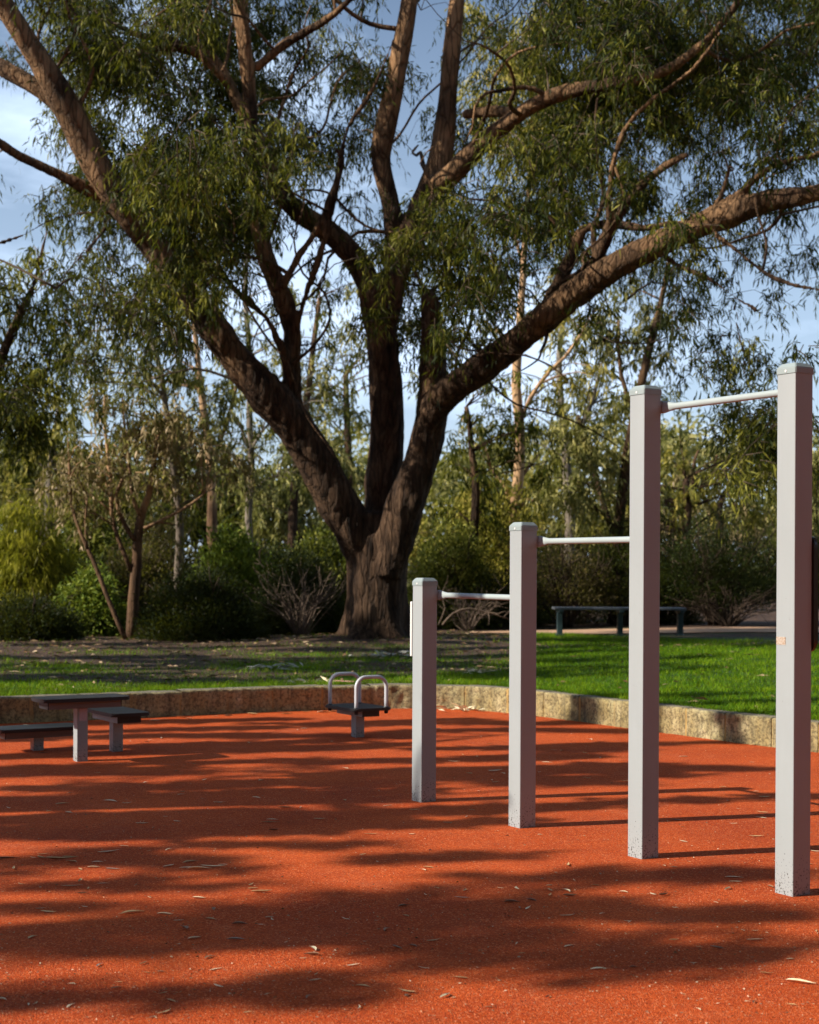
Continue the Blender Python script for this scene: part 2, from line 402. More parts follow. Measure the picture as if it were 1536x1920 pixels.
def reach(nodes, nrad, c, tubes, r0=.03, r1=.008, below=True):
    """a branch from the nearest limb point to a clump"""
    d = np.linalg.norm(nodes-c, axis=1)+(np.maximum(nodes[:, 2]-c[2]+.2, 0)*1.5 if below else 0)
    k = int(np.argmin(d)); a = nodes[k]; dist = np.linalg.norm(c-a)
    if dist < .15: return
    r0 = min(r0+dist*.006, nrad[k]*.8)
    midp = (a+c)/2+np.array([0, 0, .12*dist])+rng.normal(size=3)*.08*dist
    p, rr = spline([a, midp, c], [r0, r0*.6, r1], .3, .25)
    tubes.add(p, rr, 5)
    nodes_new.append(p[1:]); nrad_new.append(rr[1:])
nodes_new, nrad_new = [], []

# ------------------------------------------------------------------ the setting
wall_px = [(0, 1358), (200, 1349), (469, 1336), (604, 1331), (815, 1327), (950, 1333), (1004, 1343), (1173, 1364), (1230, 1374), (1452, 1400), (1520, 1413)]
WP = [G(a, b_) for a, b_ in wall_px]
wx = np.array([-30, -12, -6]+[p.x for p in WP]+[5.0, 8, 14, 30]); wy = np.array([6.0, 11.2, 12.9]+[p.y for p in WP]+[10.1, 7.4, 2, -8])
def yw(x): return np.interp(x, wx, wy)
xs_ = np.linspace(-30, 30, 1201); ys_ = yw(xs_)
ker = np.ones(25)/25; ys_s = np.convolve(np.pad(ys_, 12, mode='edge'), ker, 'valid')
def yw(x): return np.interp(x, xs_, ys_s)
TREE = np.array(P(706, 1196, 22.0))
def zlawn(x, y):
    d = y-yw(x)-.2; t = np.clip(d/8, 0, 1); t = t*t*(3-2*t)
    p = np.stack([x, y, 0*x], -1)
    z = .205+.125*t+.05*(fnoise(p, .5)-.5)*np.clip(d/2, 0, 1)
    z = z+.13*np.exp(-(((x-TREE[0])/1.6)**2+((y-22.0)/1.3)**2))
    return z+.05*np.clip((x-3)/3, 0, 1)*t
def green(x, y):
    d = y-yw(x); p = np.stack([x, y, 0*x], -1)
    nz_ = fnoise(p*np.array([.6, 1.3, 1]), 1.3, 4)-.5
    lim = np.interp(x, [-8, -2.5, 0, 1.2, 2.2, 12], [1.5, 2.1, 2.0, 3.2, 13.0, 14.0])
    g = 1/(1+np.exp((d-lim)*1.1-nz_*11))
    strip = np.exp(-((y-21.3-(x-3)*.1)/.55)**2)*(x > .8)*.75
    return np.clip(g*(1-strip)-.0, 0, 1)*np.where(x < 1.0, .82, 1)

bm = bmesh.new()
xr = np.linspace(-30, 30, 301)
vs0 = [bm.verts.new((x, -25, 0)) for x in xr]; vs1 = [bm.verts.new((x, float(yw(x))+.06, 0)) for x in xr]
for k in range(300): bm.faces.new((vs0[k], vs0[k+1], vs1[k+1], vs1[k]))
tag(obj('rubber_surface', bm, M['rubber']), kind='structure')
bm = bmesh.new()
bmesh.ops.create_grid(bm, x_segments=4, y_segments=4, size=2500, matrix=Matrix.Translation((0, 0, -.05)))
tag(obj('ground', bm, M['ground']), kind='structure')
nx = 501; xl = np.linspace(-30, 30, nx); ts = np.concatenate([np.linspace(0, 16, 150), np.linspace(16.5, 90, 50)])
XX = np.repeat(xl[None], len(ts), 0); YY = yw(XX)+.17+ts[:, None]
ZZ = zlawn(XX, YY); GG = green(XX, YY)
a = (np.arange(len(ts)-1)[:, None]*nx+np.arange(nx-1)[None]).ravel()
me = mesh_np('lawn', np.stack([XX, YY, ZZ], -1).reshape(-1, 3), 4, np.stack([a, a+1, a+1+nx, a+nx], 1).ravel(), vattrs={'green': GG.ravel()}, smooth=True)
tag(link('lawn', me, M['lawn']), kind='structure')
# sandy path behind the bench
px_ = np.linspace(1.0, 30, 120); cyp = 25.45+.02*(px_-3)**2*.15+.3*np.sin(px_*.35)
V = []; 
for t in (-1, -.5, 0, .5, 1):
    yv = cyp+t*.95*np.clip((px_-.6)/2.5, .15, 1); V.append(np.stack([px_, yv, zlawn(px_, yv)+.018], -1))
V = np.array(V); a = (np.arange(4)[:, None]*120+np.arange(119)[None]).ravel()
tag(link('path', mesh_np('path', V.reshape(-1, 3), 4, np.stack([a, a+1, a+121, a+120], 1).ravel(), smooth=True), M['path']), kind='structure')

# limestone retaining wall, block by block in one mesh
sarc = np.concatenate([[0], np.cumsum(np.hypot(np.diff(xs_), np.diff(ys_s)))])
def wall_pt(s, off):
    x = np.interp(s, sarc, xs_); y = np.interp(s, sarc, ys_s); x2 = np.interp(s+.02, sarc, xs_); y2 = np.interp(s+.02, sarc, ys_s)
    t = np.stack([x2-x, y2-y], -1); t = t/np.linalg.norm(t, axis=-1, keepdims=True)
    return x-t[..., 1]*off, y+t[..., 0]*off
V, I, TI, MO, TP = [], [], [], [], []; nv = 0; s = 0.0
while s < sarc[-1]-.6:
    Lb = random.uniform(.44, .52); gap = .02
    tint = random.random(); H = .232+random.uniform(-.004, .004); dep = random.uniform(-.006, .006)
    for (a0, a1, z1, d0, mo) in ((s+gap/2, s+Lb-gap/2, H, dep, 0), (s+Lb-gap/2-.006, s+Lb+gap/2+.006, H-.004, .002, 1)):
        nu = 24 if not mo else 2; us = np.linspace(a0, a1, nu)
        prof = [(d0, -.02)]+[(d0, z) for z in np.linspace(.0, z1-.012, 10)]+[(d0+.010, z1), (.10, z1+.002), (.20, z1), (.21, .0)]
        for (o_, z_) in prof:
            X, Y_ = wall_pt(us, o_); p = np.stack([X, Y_, np.full(nu, z_)], -1)
            p[:, :2] += ((fnoise(p, 16, 4)-.5)*(.034 if o_ < .05 else .0))[:, None]*np.array([.3, 1.]); p[:, 2] += (fnoise(p+7, 6, 2)-.5)*.014*(z_ > .1)
            V.append(p)
        m_ = len(prof); a = (np.arange(m_-1)[:, None]*nu+np.arange(nu-1)[None]).ravel()+nv
        I.append(np.stack([a, a+1, a+1+nu, a+nu], 1).ravel()); TI += [tint]*len(a); TP += [1.0 if (q_//(nu-1)) >= m_-4 else 0.0 for q_ in range(len(a))]; MO += [mo*random.choice([.25, .4, .9])]*len(a); nv += m_*nu
    s += Lb
me = mesh_np('limestone_wall', np.concatenate(V), 4, np.concatenate(I), {'tint': TI, 'mortar': MO, 'top': TP})
tag(link('limestone_wall', me, M['stone']), 'low stained limestone block wall curving between the red ground and the lawn', 'wall')

# grass blades
N = 420000
gx = rng.uniform(-7, 9, N); gd = rng.uniform(0, 1, N)**1.3*12; gy = yw(gx)+.2+gd
inview = np.abs(gx) < gy*.29+.3
keep = inview & (rng.random(N) < np.clip(green(gx, gy)*1.15+.02, 0, 1)); gx, gy = gx[keep], gy[keep]; N = len(gx)
gz = zlawn(gx, gy)
tuft = fnoise(np.stack([gx, gy, 0*gx], -1), 5, 2); h = (.022+.05*tuft*rng.uniform(.4, 1.3, N))
ed = (gy-yw(gx) < .45); h = h*np.where(ed, 1.5, 1)
ang = rng.uniform(0, 2*math.pi, N); lean = rng.normal(size=(N, 2))*.45
Bp = np.stack([gx, gy, gz-.005], -1); S = np.stack([np.cos(ang), np.sin(ang), 0*ang], -1)*.0045
T = Bp+np.stack([lean[:, 0]*h, lean[:, 1]*h, h], -1)
V = np.stack([Bp-S, Bp+S, T], 1).reshape(-1, 3)
tag(link('grass', mesh_np('grass', V, 3, np.arange(3*N), {'tint': np.clip(.15+tuft*.8+rng.normal(size=N)*.2, 0, 1)}), M['grass']),
    'short bright green lawn grass growing behind the low stone wall', 'grass', kind='stuff')
# litter of twigs, bark and leaves on the soil
N = 5200
lx = rng.uniform(-7, 8, N); ly = yw(lx)+.25+rng.uniform(0, 1, N)*11; k = (np.abs(lx) < ly*.29+.3) & (rng.random(N) < 1.05-green(lx, ly)*.9); lx, ly = lx[k], ly[k]; N = len(lx)
Bp = np.stack([lx, ly, zlawn(lx, ly)+.012], -1); an = rng.uniform(0, math.pi*2, N); D = np.stack([np.cos(an), np.sin(an), rng.uniform(-.02, .25, N)], -1)
me = leaves_mesh('leaf_litter', Bp, D, rng.uniform(.05, .16, N), rng.uniform(.012, .03, N), rng.random(N))
lm = m_leaf('ground_litter', (.05, .028, .016), (.20, .12, .06), (.50, .38, .24), .1)
tag(link('leaf_litter', me, lm), 'dry brown and tan leaf litter strewn over the soil under the big tree', 'leaf litter', kind='stuff')

# ------------------------------------------------------------------ exercise equipment
AZ = R(32.5)                      # the equipment is turned by this angle about the vertical
# local axes of every piece: +x runs right and away from the camera, +y runs left and away
def post_bm(w_, z0, z1, bev=.004):
    bm = bmesh.new(); box(bm, -w_/2, w_/2, -w_/2, w_/2, z0, z1)
    es = [e for e in bm.edges if abs(e.verts[0].co.z-e.verts[1].co.z) > .01]
    bmesh.ops.bevel(bm, geom=es, offset=bev, segments=3, affect='EDGES', profile=.5); return bm
post_spec = [((790, 1505), 1.312), ((975, 1553.5), 1.622), ((1204, 1611.5), 2.262), ((1487, 1682), 2.262)]
fr = []
for (pp, h) in post_spec: fr.append(G(pp[0], pp[1]))
PW = .106
stn = empty('pull_up_station', (0, 0, 0), 0, 'four grey square posts of rising height joined by three horizontal exercise bars', 'exercise bars')
ux = Vector((math.cos(AZ), math.sin(AZ), 0)); uy = Vector((-math.sin(AZ), math.cos(AZ), 0))
# refine: the pixel is the nearest vertical edge of the post, its centre lies half a side behind it
centres = [p+ux*PW/2+uy*PW/2 for p in fr]
for c, (pp, h) in zip(centres, post_spec):
    o = obj('post', post_bm(PW, -.02, h), M['paint'], stn); o.location = c; o.rotation_euler.z = AZ
    bm = bmesh.new(); q = PW/2+.0035
    z0, z1, z2 = h-.022, h+.006, h+.026
    lv = [[bm.verts.new((sx*a_, sy*a_, z)) for sx, sy in ((-1, -1), (1, -1), (1, 1), (-1, 1))] for a_, z in ((q, z0), (q, z1), (q-.016, z2))]
    for a_, b_ in ((0, 1), (1, 2)):
        for j in range(4): bm.faces.new((lv[a_][j], lv[a_][(j+1) % 4], lv[b_][(j+1) % 4], lv[b_][j]))
    bm.faces.new(lv[2]); bm.faces.new(lv[0][::-1])
    bmesh.ops.bevel(bm, geom=list(bm.edges), offset=.003, segments=2, affect='EDGES')
    for v in bm.verts: v.co.z -= 0
    cp = obj('cap', bm, M['cap'], o)
    bm = bmesh.new(); cyl(bm, (-q-.002, 0, h-.008), (-q+.002, 0, h-.008), .0055, n=10); obj('rivet', bm, M['whitepanel'], cp)
for k, zb in enumerate((1.235, 1.545, 2.185)):
    a_, b_ = centres[k], centres[k+1]; d = (b_-a_); d.z = 0; L_ = d.length; d.normalize()
    off = ux*(PW/2+.030)
    bm = bmesh.new(); rT = .0165
    # tube with ends flattened into tall plates
    ns = 26; rings = []
    for j in range(ns):
        t = j/(ns-1)
        s_ = {0: .030, 1: .045, 2: .056, 3: .072, 4: .092, 5: .125}.get(j, None)
        if s_ is None: s_ = {ns-1: L_-.030, ns-2: L_-.045, ns-3: L_-.056, ns-4: L_-.072, ns-5: L_-.092, ns-6: L_-.125}.get(j, .125+(L_-.25)*(j-5)/(ns-11.0) if 5 < j < ns-6 else 0)
        e = min(s_, L_-s_); f = min(1, max(0, (e-.056)/.065)); f = f*f*(3-2*f)
        hz, hw = .030*(1-f)+rT*f, .008*(1-f)+rT*f
        sh = -.012*(1-f)
        c0 = a_+d*s_+off+ux*sh; c0.z = zb
        rings.append([bm.verts.new(c0+ux*(math.cos(x)*hw)+Vector((0, 0, math.sin(x)*hz))) for x in [i*math.pi/8 for i in range(16)]])
    for j in range(ns-1):
        for i in range(16): bm.faces.new((rings[j][i], rings[j][(i+1) % 16], rings[j+1][(i+1) % 16], rings[j+1][i]))
    bm.faces.new(rings[0]); bm.faces.new(rings[-1])
    bar = obj('bar', bm, M['bar'], stn, True)
    for cc, sg in ((a_, -1), (b_, 1)):
        bm = bmesh.new(); box(bm, PW/2-.001, PW/2+.0125, sg*.035-.014, sg*.035+.014, zb-.031, zb+.031, .003)
        br = obj('bracket', bm, M['paint'], bar); br.location = cc; br.rotation_euler.z = AZ
# instruction plates on the hidden faces
bm = bmesh.new(); box(bm, -PW/2-.004, PW/2+.004, PW/2+.004, PW/2+.024, .865, 1.195, .005)
o = obj('sign_panel', bm, M['whitepanel'], stn); o.location = centres[0]; o.rotation_euler.z = AZ; o['label'] = 'white sign plate on the shortest post'
bm = bmesh.new(); zc0, zc1, rr_ = 1.045, 1.545, .05
ol = []
for (cy_, cz_, a0) in ((PW/2-.02, zc1-rr_, 0), (-PW/2+.02, zc1-rr_, 90), (-PW/2+.02, zc0+rr_, 180), (PW/2-.02, zc0+rr_, 270)):
    for i in range(7):
        t = R(a0+i*15); ol.append((cy_+rr_*math.cos(t)*.6, cz_+rr_*math.sin(t)))
f0 = [bm.verts.new((PW/2+.002, y, z)) for y, z in ol]; f1 = [bm.verts.new((PW/2+.028, y, z)) for y, z in ol]
bm.faces.new(f0); bm.faces.new(f1[::-1])
for i in range(len(ol)): bm.faces.new((f0[i], f0[(i+1) % len(ol)], f1[(i+1) % len(ol)], f1[i]))
bmesh.ops.bevel(bm, geom=[e for e in bm.edges if abs(e.verts[0].co.x-e.verts[1].co.x) < 1e-5], offset=.005, segments=2, affect='EDGES')
o = obj('sign_panel', bm, M['darkpanel'], stn); o.location = centres[3]; o.rotation_euler.z = AZ; o['label'] = 'dark rounded sign plate on the nearest post'
bm = bmesh.new(); box(bm, -PW/2-.0012, -PW/2-.0002, -.004, .050, 1.075, 1.109)
o = obj('sticker_residue', bm, M['scrape'], stn); o.location = centres[3]; o.rotation_euler.z = AZ

def rounded_board(lx, ly, th, z, r=.03, bulge=.0):
    bm = bmesh.new(); ol = []
    for (sx, sy, a0) in ((1, 1, 0), (-1, 1, 90), (-1, -1, 180), (1, -1, 270)):
        for i in range(6):
            t = R(a0+i*18); ol.append((sx*(lx/2-r)+r*math.cos(t), sy*(ly/2-r)+r*math.sin(t)))
    # bow the long sides outwards a little
    o2 = []
    for i, p in enumerate(ol):
        q = ol[(i+1) % len(ol)]; o2.append(p)
        if math.hypot(p[0]-q[0], p[1]-q[1]) > .1:
            for t in (.2, .4, .6, .8):
                x, y = p[0]*(1-t)+q[0]*t, p[1]*(1-t)+q[1]*t; f = 1+bulge*4*t*(1-t)
                o2.append((x*f if abs(abs(x)-lx/2) < 1e-4 else x, y*f if abs(abs(y)-ly/2) < 1e-4 else y))
    a_ = [bm.verts.new((x, y, z)) for x, y in o2]; b_ = [bm.verts.new((x, y, z+th)) for x, y in o2]
    bm.faces.new(a_[::-1]); bm.faces.new(b_)
    for i in range(len(o2)): bm.faces.new((a_[i], a_[(i+1) % len(o2)], b_[(i+1) % len(o2)], b_[i]))
    bmesh.ops.bevel(bm, geom=[e for e in bm.edges if abs(e.verts[0].co.z-e.verts[1].co.z) < 1e-5], offset=th*.3, segments=3, affect='EDGES')
    return bm
QW = .08
def platform(base_px, ztop, lx, ly, along_x, label, bulge=.03, name='step_platform', cat='step platform', group='black topped exercise steps'):
    p = G(*base_px); c = p+ux*QW/2+uy*QW/2
    t = empty(name, c, AZ, label, cat, group)
    obj('post', post_bm(QW, -.02, ztop-.075, .003), M['paint'], t)
    bx_, by_ = (lx*.84, ly*.62) if along_x else (lx*.62, ly*.84)
    bm = bmesh.new(); box(bm, -bx_/2, bx_/2, -by_/2, by_/2, ztop-.078, ztop-.026, .002)
    fr_ = obj('frame', bm, M['shaded_paint'] if along_x else M['paint'], t)
    for s_ in (-1, 1):
        bm = bmesh.new()
        if along_x: box(bm, s_*bx_/2-.001*s_, s_*(bx_/2+.006), -by_/2+.001, by_/2-.001, ztop-.077, ztop-.027, .001)
        else: box(bm, -bx_/2+.001, bx_/2-.001, s_*by_/2-.001*s_, s_*(by_/2+.006), ztop-.077, ztop-.027, .001)
        obj('end_cap', bm, M['black'], fr_)
    obj('board', rounded_board(lx, ly, .026, ztop-.026, .022, bulge), M['black'], t, False)
    return t
t = platform((144.5, 1428.5), .462, .64, .30, True, 'tallest of the three black topped steps, with a pink sticker on its grey post')
bm = bmesh.new(); box(bm, -.024, .032, -QW/2-.0012, -QW/2-.0002, .29, .378); obj('sticker', bm, M['sticker'], t)
platform((212, 1410), .312, .30, .60, False, 'middle height black topped step standing right of the tallest step')
platform((63, 1408), .180, .64, .30, True, 'lowest black topped step at the left edge behind the tallest step')
# push-up station with two bent handles
c = G(667.6, 1383)+ux*QW/2+uy*QW/2
t = empty('push_up_station', c, AZ, 'small black platform on a grey post with two bent grey tube handles', 'exercise platform')
obj('post', post_bm(QW, -.02, .185, .003), M['paint'], t)
bm = bmesh.new(); box(bm, -.08, .08, -.205, .205, .183, .232, .002); fr_ = obj('frame', bm, M['paint'], t)
for s_ in (-1, 1):
    bm = bmesh.new(); box(bm, -.079, .079, s_*.204, s_*.211, .184, .231, .001); obj('end_cap', bm, M['black'], fr_)
bo = obj('board', rounded_board(.36, .50, .024, .232, .03, .02), M['black'], t)
for s_ in (-1, 1):
    tb = Tubes(); hw = .142; hh = .262; rr_ = .085; z0 = .245; pts = [(-hw, s_*.215, z0-.02), (-hw, s_*.215, z0+.06), (-hw, s_*.215, z0+hh-rr_)]
    for i in range(1, 9):
        a_ = R(i*11.25); pts.append((-hw+rr_*(1-math.cos(a_)), s_*.215, z0+hh-rr_+rr_*math.sin(a_)))
    pts += [(-.02, s_*.215, z0+hh), (.02, s_*.215, z0+hh)]
    pts += [(-x, y, z) for x, y, z in pts[::-1]][2:]
    tb.add(pts, [.0155]*len(pts), 14); hd = link('handle', tb.mesh('handle'), M['handle'], t)
    for q in (-1, 1):
        bm = bmesh.new(); cyl(bm, (q*hw, s_*.215, .205), (q*hw, s_*.215, .234), .014, .02, 12); cyl(bm, (q*hw, s_*.215, .2555), (q*hw, s_*.215, .262), .022, .019, 12)
        obj('end_nut', bm, M['black'], hd)

# bench behind the lawn
bz = .335; b0 = P(1037, 1195, 24.1); b1 = P(1283, 1193, 24.1); bl = b1.x-b0.x
t = empty('park_bench', (b0.x+bl/2, 24.1, float(zlawn(np.array(b0.x+bl/2), np.array(24.1)))), R(1.5), 'dark steel backless park bench beside the sandy path beyond the lawn', 'bench')
for k in range(4):
    bm = bmesh.new(); box(bm, -bl/2, bl/2, -.2+k*.105, -.2+k*.105+.09, .415, .452, .008); obj('slat', bm, M['bench_slat'], t)
for x in (-bl/2+.10, 0.02, bl/2-.06):
    bm = bmesh.new()
    box(bm, x-.035, x+.035, -.21, .21, .375, .4145, .004)
    lg = obj('leg', bm, M['bench_steel'], t)
    bm = bmesh.new(); box(bm, x-.04, x+.04, -.06, .06, -.08, .375, .006); obj('pillar', bm, M['bench_steel'], lg)
    bm = bmesh.new(); box(bm, x-.06, x+.06, -.10, .10, -.02, .035, .006); obj('foot_plate', bm, M['bench_steel'], lg)

# ------------------------------------------------------------------ the big tree
def remesh(me, voxel, smooth_it=2):
    o = bpy.data.objects.new('tmp', me); C.objects.link(o)
    md = o.modifiers.new('r', 'REMESH'); md.mode = 'VOXEL'; md.voxel_size = voxel; md.use_smooth_shade = True
    s2 = o.modifiers.new('s', 'SMOOTH'); s2.iterations = smooth_it; s2.factor = .5
    dg = bpy.context.evaluated_depsgraph_get(); dg.update()
    out = bpy.data.meshes.new_from_object(o.evaluated_get(dg)); bpy.data.objects.remove(o); return out
def displace(me, amp, sc3=(1, 1, .25), s=7.0, zlim=None):
    n_ = len(me.vertices); co = np.empty(n_*3, dtype=np.float32); me.vertices.foreach_get('co', co); co = co.reshape(-1, 3)
    no = np.empty(n_*3, dtype=np.float32); me.vertices.foreach_get('normal', no); no = no.reshape(-1, 3)
    q = co.astype(float)*np.array(sc3); f = np.abs(fnoise(q, s, 3)-.5)*2; big = fnoise(co.astype(float), 1.7, 2)-.5
    a_ = np.full(n_, amp) if zlim is None else amp*np.clip(1-(co[:, 2]-zlim)/4, .25, 1)
    co = co+no*((f-.35)*a_+big*.10*(a_/amp))[:, None]
    me.vertices.foreach_set('co', co.astype(np.float32).ravel()); me.update()

big = empty('gum_tree', (0, 0, 0), 0, 'massive old spreading gum tree with dark bark whose trunk forks low above the lawn', 'tree')
T0 = Tubes(); nodes, nrad = [], []
def limb(tr, Y0, Y1, sides=16, lump=.05, wob=0., keep=True):
    p, r = limb_px(tr, Y0, Y1, wob)
    T0.add(p, r, sides, lump); 
    if keep: nodes.append(p); nrad.append(r)
p, r = spline([P(706, 1225, 22), P(706, 1196, 22), P(706, 1165, 22), P(707, 1120, 22), P(706, 1060, 22), P(708, 1010, 22), P(712, 960, 22)],
              [.66, .56, .47, .42, .42, .42, .30], .12)
T0.add(p, r, 40, .08, lobes=np.interp(p[:, 2], [.2, .6, 1.2, 2.2], [.30, .18, .09, .02]))
limb([(690, 1080, 30), (668, 1010, 44), (625, 925, 44), (580, 845, 41), (540, 785, 41), (500, 738, 41), (440, 670, 37), (395, 605, 35), (348, 540, 32), (300, 475, 31), (258, 425, 31), (218, 370, 31), (170, 290, 31), (130, 210, 31), (95, 148, 28), (58, 88, 25), (20, 30, 23), (-25, -45, 21), (-70, -130, 17)], 22, 19.5)
limb([(150, 245, 18), (105, 190, 20), (55, 155, 19), (0, 125, 19), (-60, 90, 17)], 20.4, 20.8)
limb([(195, 375, 12), (155, 350, 13), (100, 322, 11), (35, 292, 10), (-10, 262, 10), (-60, 240, 9)], 20.7, 20)
limb([(555, 800, 18), (548, 740, 22), (546, 680, 24), (548, 620, 23), (530, 560, 23), (505, 500, 20), (486, 430, 18), (474, 350, 16), (470, 280, 15), (470, 200, 15), (462, 120, 15), (455, 50, 14), (450, -30, 13), (455, -120, 10)], 21.7, 20.6)
limb([(548, 720, 10), (528, 650, 9), (495, 592, 8), (452, 555, 8), (418, 515, 7), (400, 470, 5)], 21.4, 20.4)
limb([(560, 650, 7), (568, 570, 6), (600, 480, 6), (620, 400, 6), (640, 300, 6.5), (652, 240, 5), (700, 165, 4.5), (748, 50, 3)], 21.4, 20.4)
limb([(528, 540, 9), (560, 480, 7), (600, 420, 6), (632, 340, 6), (645, 290, 5)], 21.2, 20.9)
limb([(642, 300, 5), (610, 255, 4), (565, 225, 3)], 20.8, 20.4)
limb([(712, 1080, 30), (713, 985, 40), (718, 900, 39), (725, 820, 38), (725, 740, 37), (718, 660, 37), (712, 600, 36), (692, 535, 29), (665, 482, 27), (620, 437, 25), (580, 410, 24), (540, 380, 22), (512, 330, 20), (488, 270, 17), (445, 190, 12), (400, 110, 10), (320, 80, 8), (240, 60, 6)], 22.3, 21.4)
limb([(716, 620, 26), (732, 560, 26), (738, 480, 21), (735, 400, 21), (722, 340, 22), (714, 290, 23), (725, 230, 23), (740, 160, 21), (752, 90, 20), (765, 20, 19), (774, -60, 17), (780, -150, 12)], 22.1, 21.2)
limb([(732, 600, 22), (748, 500, 24), (785, 405, 28), (818, 335, 32), (832, 260, 24), (838, 200, 21), (846, 110, 20), (855, 20, 18), (864, -60, 15), (868, -150, 10)], 21.9, 21.6)
limb([(812, 350, 24), (850, 325, 23), (900, 272, 20), (950, 232, 18), (1000, 197, 16), (1062, 172, 17), (1130, 160, 15), (1200, 148, 12), (1262, 125, 10), (1340, 60, 8), (1400, -20, 6)], 21.6, 19.4)
limb([(870, 215, 9), (930, 208, 12), (965, 215, 12)], 21.6, 21.2)
limb([(725, 1080, 30), (750, 975, 42), (776, 900, 38), (796, 840, 37), (808, 780, 36), (813, 720, 33), (811, 660, 29), (808, 610, 26), (805, 562, 22), (803, 545, 12)], 21.7, 21.4)
limb([(800, 800, 26), (822, 752, 32), (855, 722, 32), (900, 690, 30), (960, 645, 30), (1020, 597, 31), (1080, 551, 31), (1130, 515, 29), (1200, 475, 28), (1280, 435, 27), (1360, 405, 26), (1440, 376, 23), (1500, 368, 20), (1570, 352, 18), (1660, 300, 14)], 21.5, 18.6)
limb([(1030, 580, 11), (1050, 530, 12), (1072, 475, 11), (1095, 430, 10), (1150, 420, 9), (1210, 428, 8), (1265, 415, 7)], 20.9, 20.2)
limb([(1098, 535, 12), (1118, 490, 13), (1135, 450, 12), (1160, 400, 11), (1200, 350, 10), (1250, 310, 9), (1292, 288, 7)], 20.5, 19.6)
limb([(1140, 440, 5), (1145, 340, 5.5), (1170, 245, 5.5), (1225, 185, 6), (1300, 130, 5), (1350, 60, 4)], 20.1, 19)
limb([(1195, 478, 8), (1260, 430, 9), (1330, 395, 8), (1390, 360, 7), (1450, 310, 6), (1560, 285, 6)], 20.1, 18.8)
limb([(1235, 470, 5), (1275, 500, 5), (1330, 522, 5), (1380, 558, 4.5), (1435, 592, 3)], 20.0, 19.0)
limb([(1340, 440, 7), (1380, 468, 6.5), (1430, 508, 6), (1480, 532, 5), (1560, 548, 4)], 19.4, 18.6)
limb([(1370, 555, 3), (1390, 620, 2.6), (1395, 700, 2), (1380, 760, 1.6)], 19.2, 19.0)
limb([(1130, 640, 2.4), (1160, 600, 3), (1178, 560, 3.5), (1185, 500, 4)], 20.4, 20.2)
limb([(240, 405, 5), (170, 398, 4.5), (100, 410, 4.5), (45, 440, 4), (-10, 458, 4)], 20.7, 20.0)
limb([(200, 425, 5), (165, 468, 4.5), (130, 505, 4), (105, 540, 3.5)], 20.7, 20.2)
limb([(135, 225, 4), (175, 130, 5), (130, 30, 5), (118, -40, 4)], 20.3, 19.6)
limb([(430, 160, 9), (360, 95, 8), (270, 95, 6), (200, 130, 4)], 21.0, 20.0)
limb([(478, 130, 8), (540, 78, 9), (600, 45, 8), (655, 0, 7), (690, -60, 6)], 21.0, 20.0)
tm = remesh(T0.mesh('trunk'), .034, 2); displace(tm, .050, zlim=4.5)
link('trunk', tm, M['bark'], big)
NODES = np.concatenate(nodes); NRAD = np.concatenate(nrad)

rows = ["268878754232222489987578","257776654332222389888888","147666665443222389887777","246778876433332388887765",
        "247888986433343367876655","234689975333464456776423","233578864234665455554333","333578743246886333344344",
        "334565422236875222345443","323442222224653112345542","422332101111121000123544","522222100000000000012565","310121000000000000013675","000000000000000000002353"]
cl = []
NPX = CX+NODES[:, 0]/NODES[:, 1]*F; NPY = CY-(NODES[:, 2]-EYE)/NODES[:, 1]*F
for ri in range(-5, len(rows)):
    for ci in range(-5, 29):
        if 0 <= ri and 0 <= ci < 24: dn = int(rows[ri][ci])
        elif ri < 0: dn = int(rows[0][min(max(ci, 0), 23)])+1 if ri > -4 else 4
        else: dn = max(2, int(rows[ri][0 if ci < 0 else 23])-1) if ri < 10 else 1
        if dn <= 0: continue
        cnt = rng.poisson(dn*.62*(dn/8)**.7 if 0 <= ri and -1 < ci < 24 else dn*((.10 if ri < 5 else .04) if ci < 0 else .24))
        for _ in range(cnt):
            px, py = (ci+rng.random())*64, (ri+rng.random())*64
            Y = 21.2+rng.normal()*2.1; Y = min(max(Y, 16.5), 26)
            if 600 < py and px > 1100: Y = 19+rng.normal()*.8
            dpx = np.hypot(NPX-px, NPY-py); kk = int(np.argmin(dpx))
            if dpx[kk] < 55 and Y < NODES[kk, 1]+.6 and rng.random() < .78: Y = min(NODES[kk, 1]+rng.uniform(.9, 2.6), 25.5)
            c_ = P(px, py, Y); rr_ = rng.uniform(.30, .62)
            if py > 430: rr_ *= .85
            cl.append((c_.x, c_.y, c_.z, rr_, rr_, rr_*.85, rng.uniform(.8, 1.5)*(.6+.07*dn), rng.normal()*.16))
SB = Tubes()
for _ in range(120):
    k = int(rng.integers(0, len(NODES)))
    if NODES[k, 2] < 3.6 or NRAD[k] < .035 or NRAD[k] > .24: continue
    a0 = NODES[k]; d0 = unit(rng.normal(size=3)+np.array([0, 0, .9])); Lb_ = rng.uniform(1.2, 3.4); m_ = 7; pts = [a0]
    for i in range(m_):
        d0 = unit(d0+rng.normal(size=3)*.38+np.array([0, 0, .05 if i < 4 else -.12])); pts.append(pts[-1]+d0*Lb_/m_)
    r0 = min(NRAD[k]*.5, rng.uniform(.018, .045)); pp, rr_ = spline(pts, np.linspace(r0, .008, m_+1), .15, .06); SB.add(pp, rr_, 6)
    NODES = np.concatenate([NODES, pp[2:]]); NRAD = np.concatenate([NRAD, rr_[2:]])
link('branches', SB.mesh('branches'), M['bark'], big)
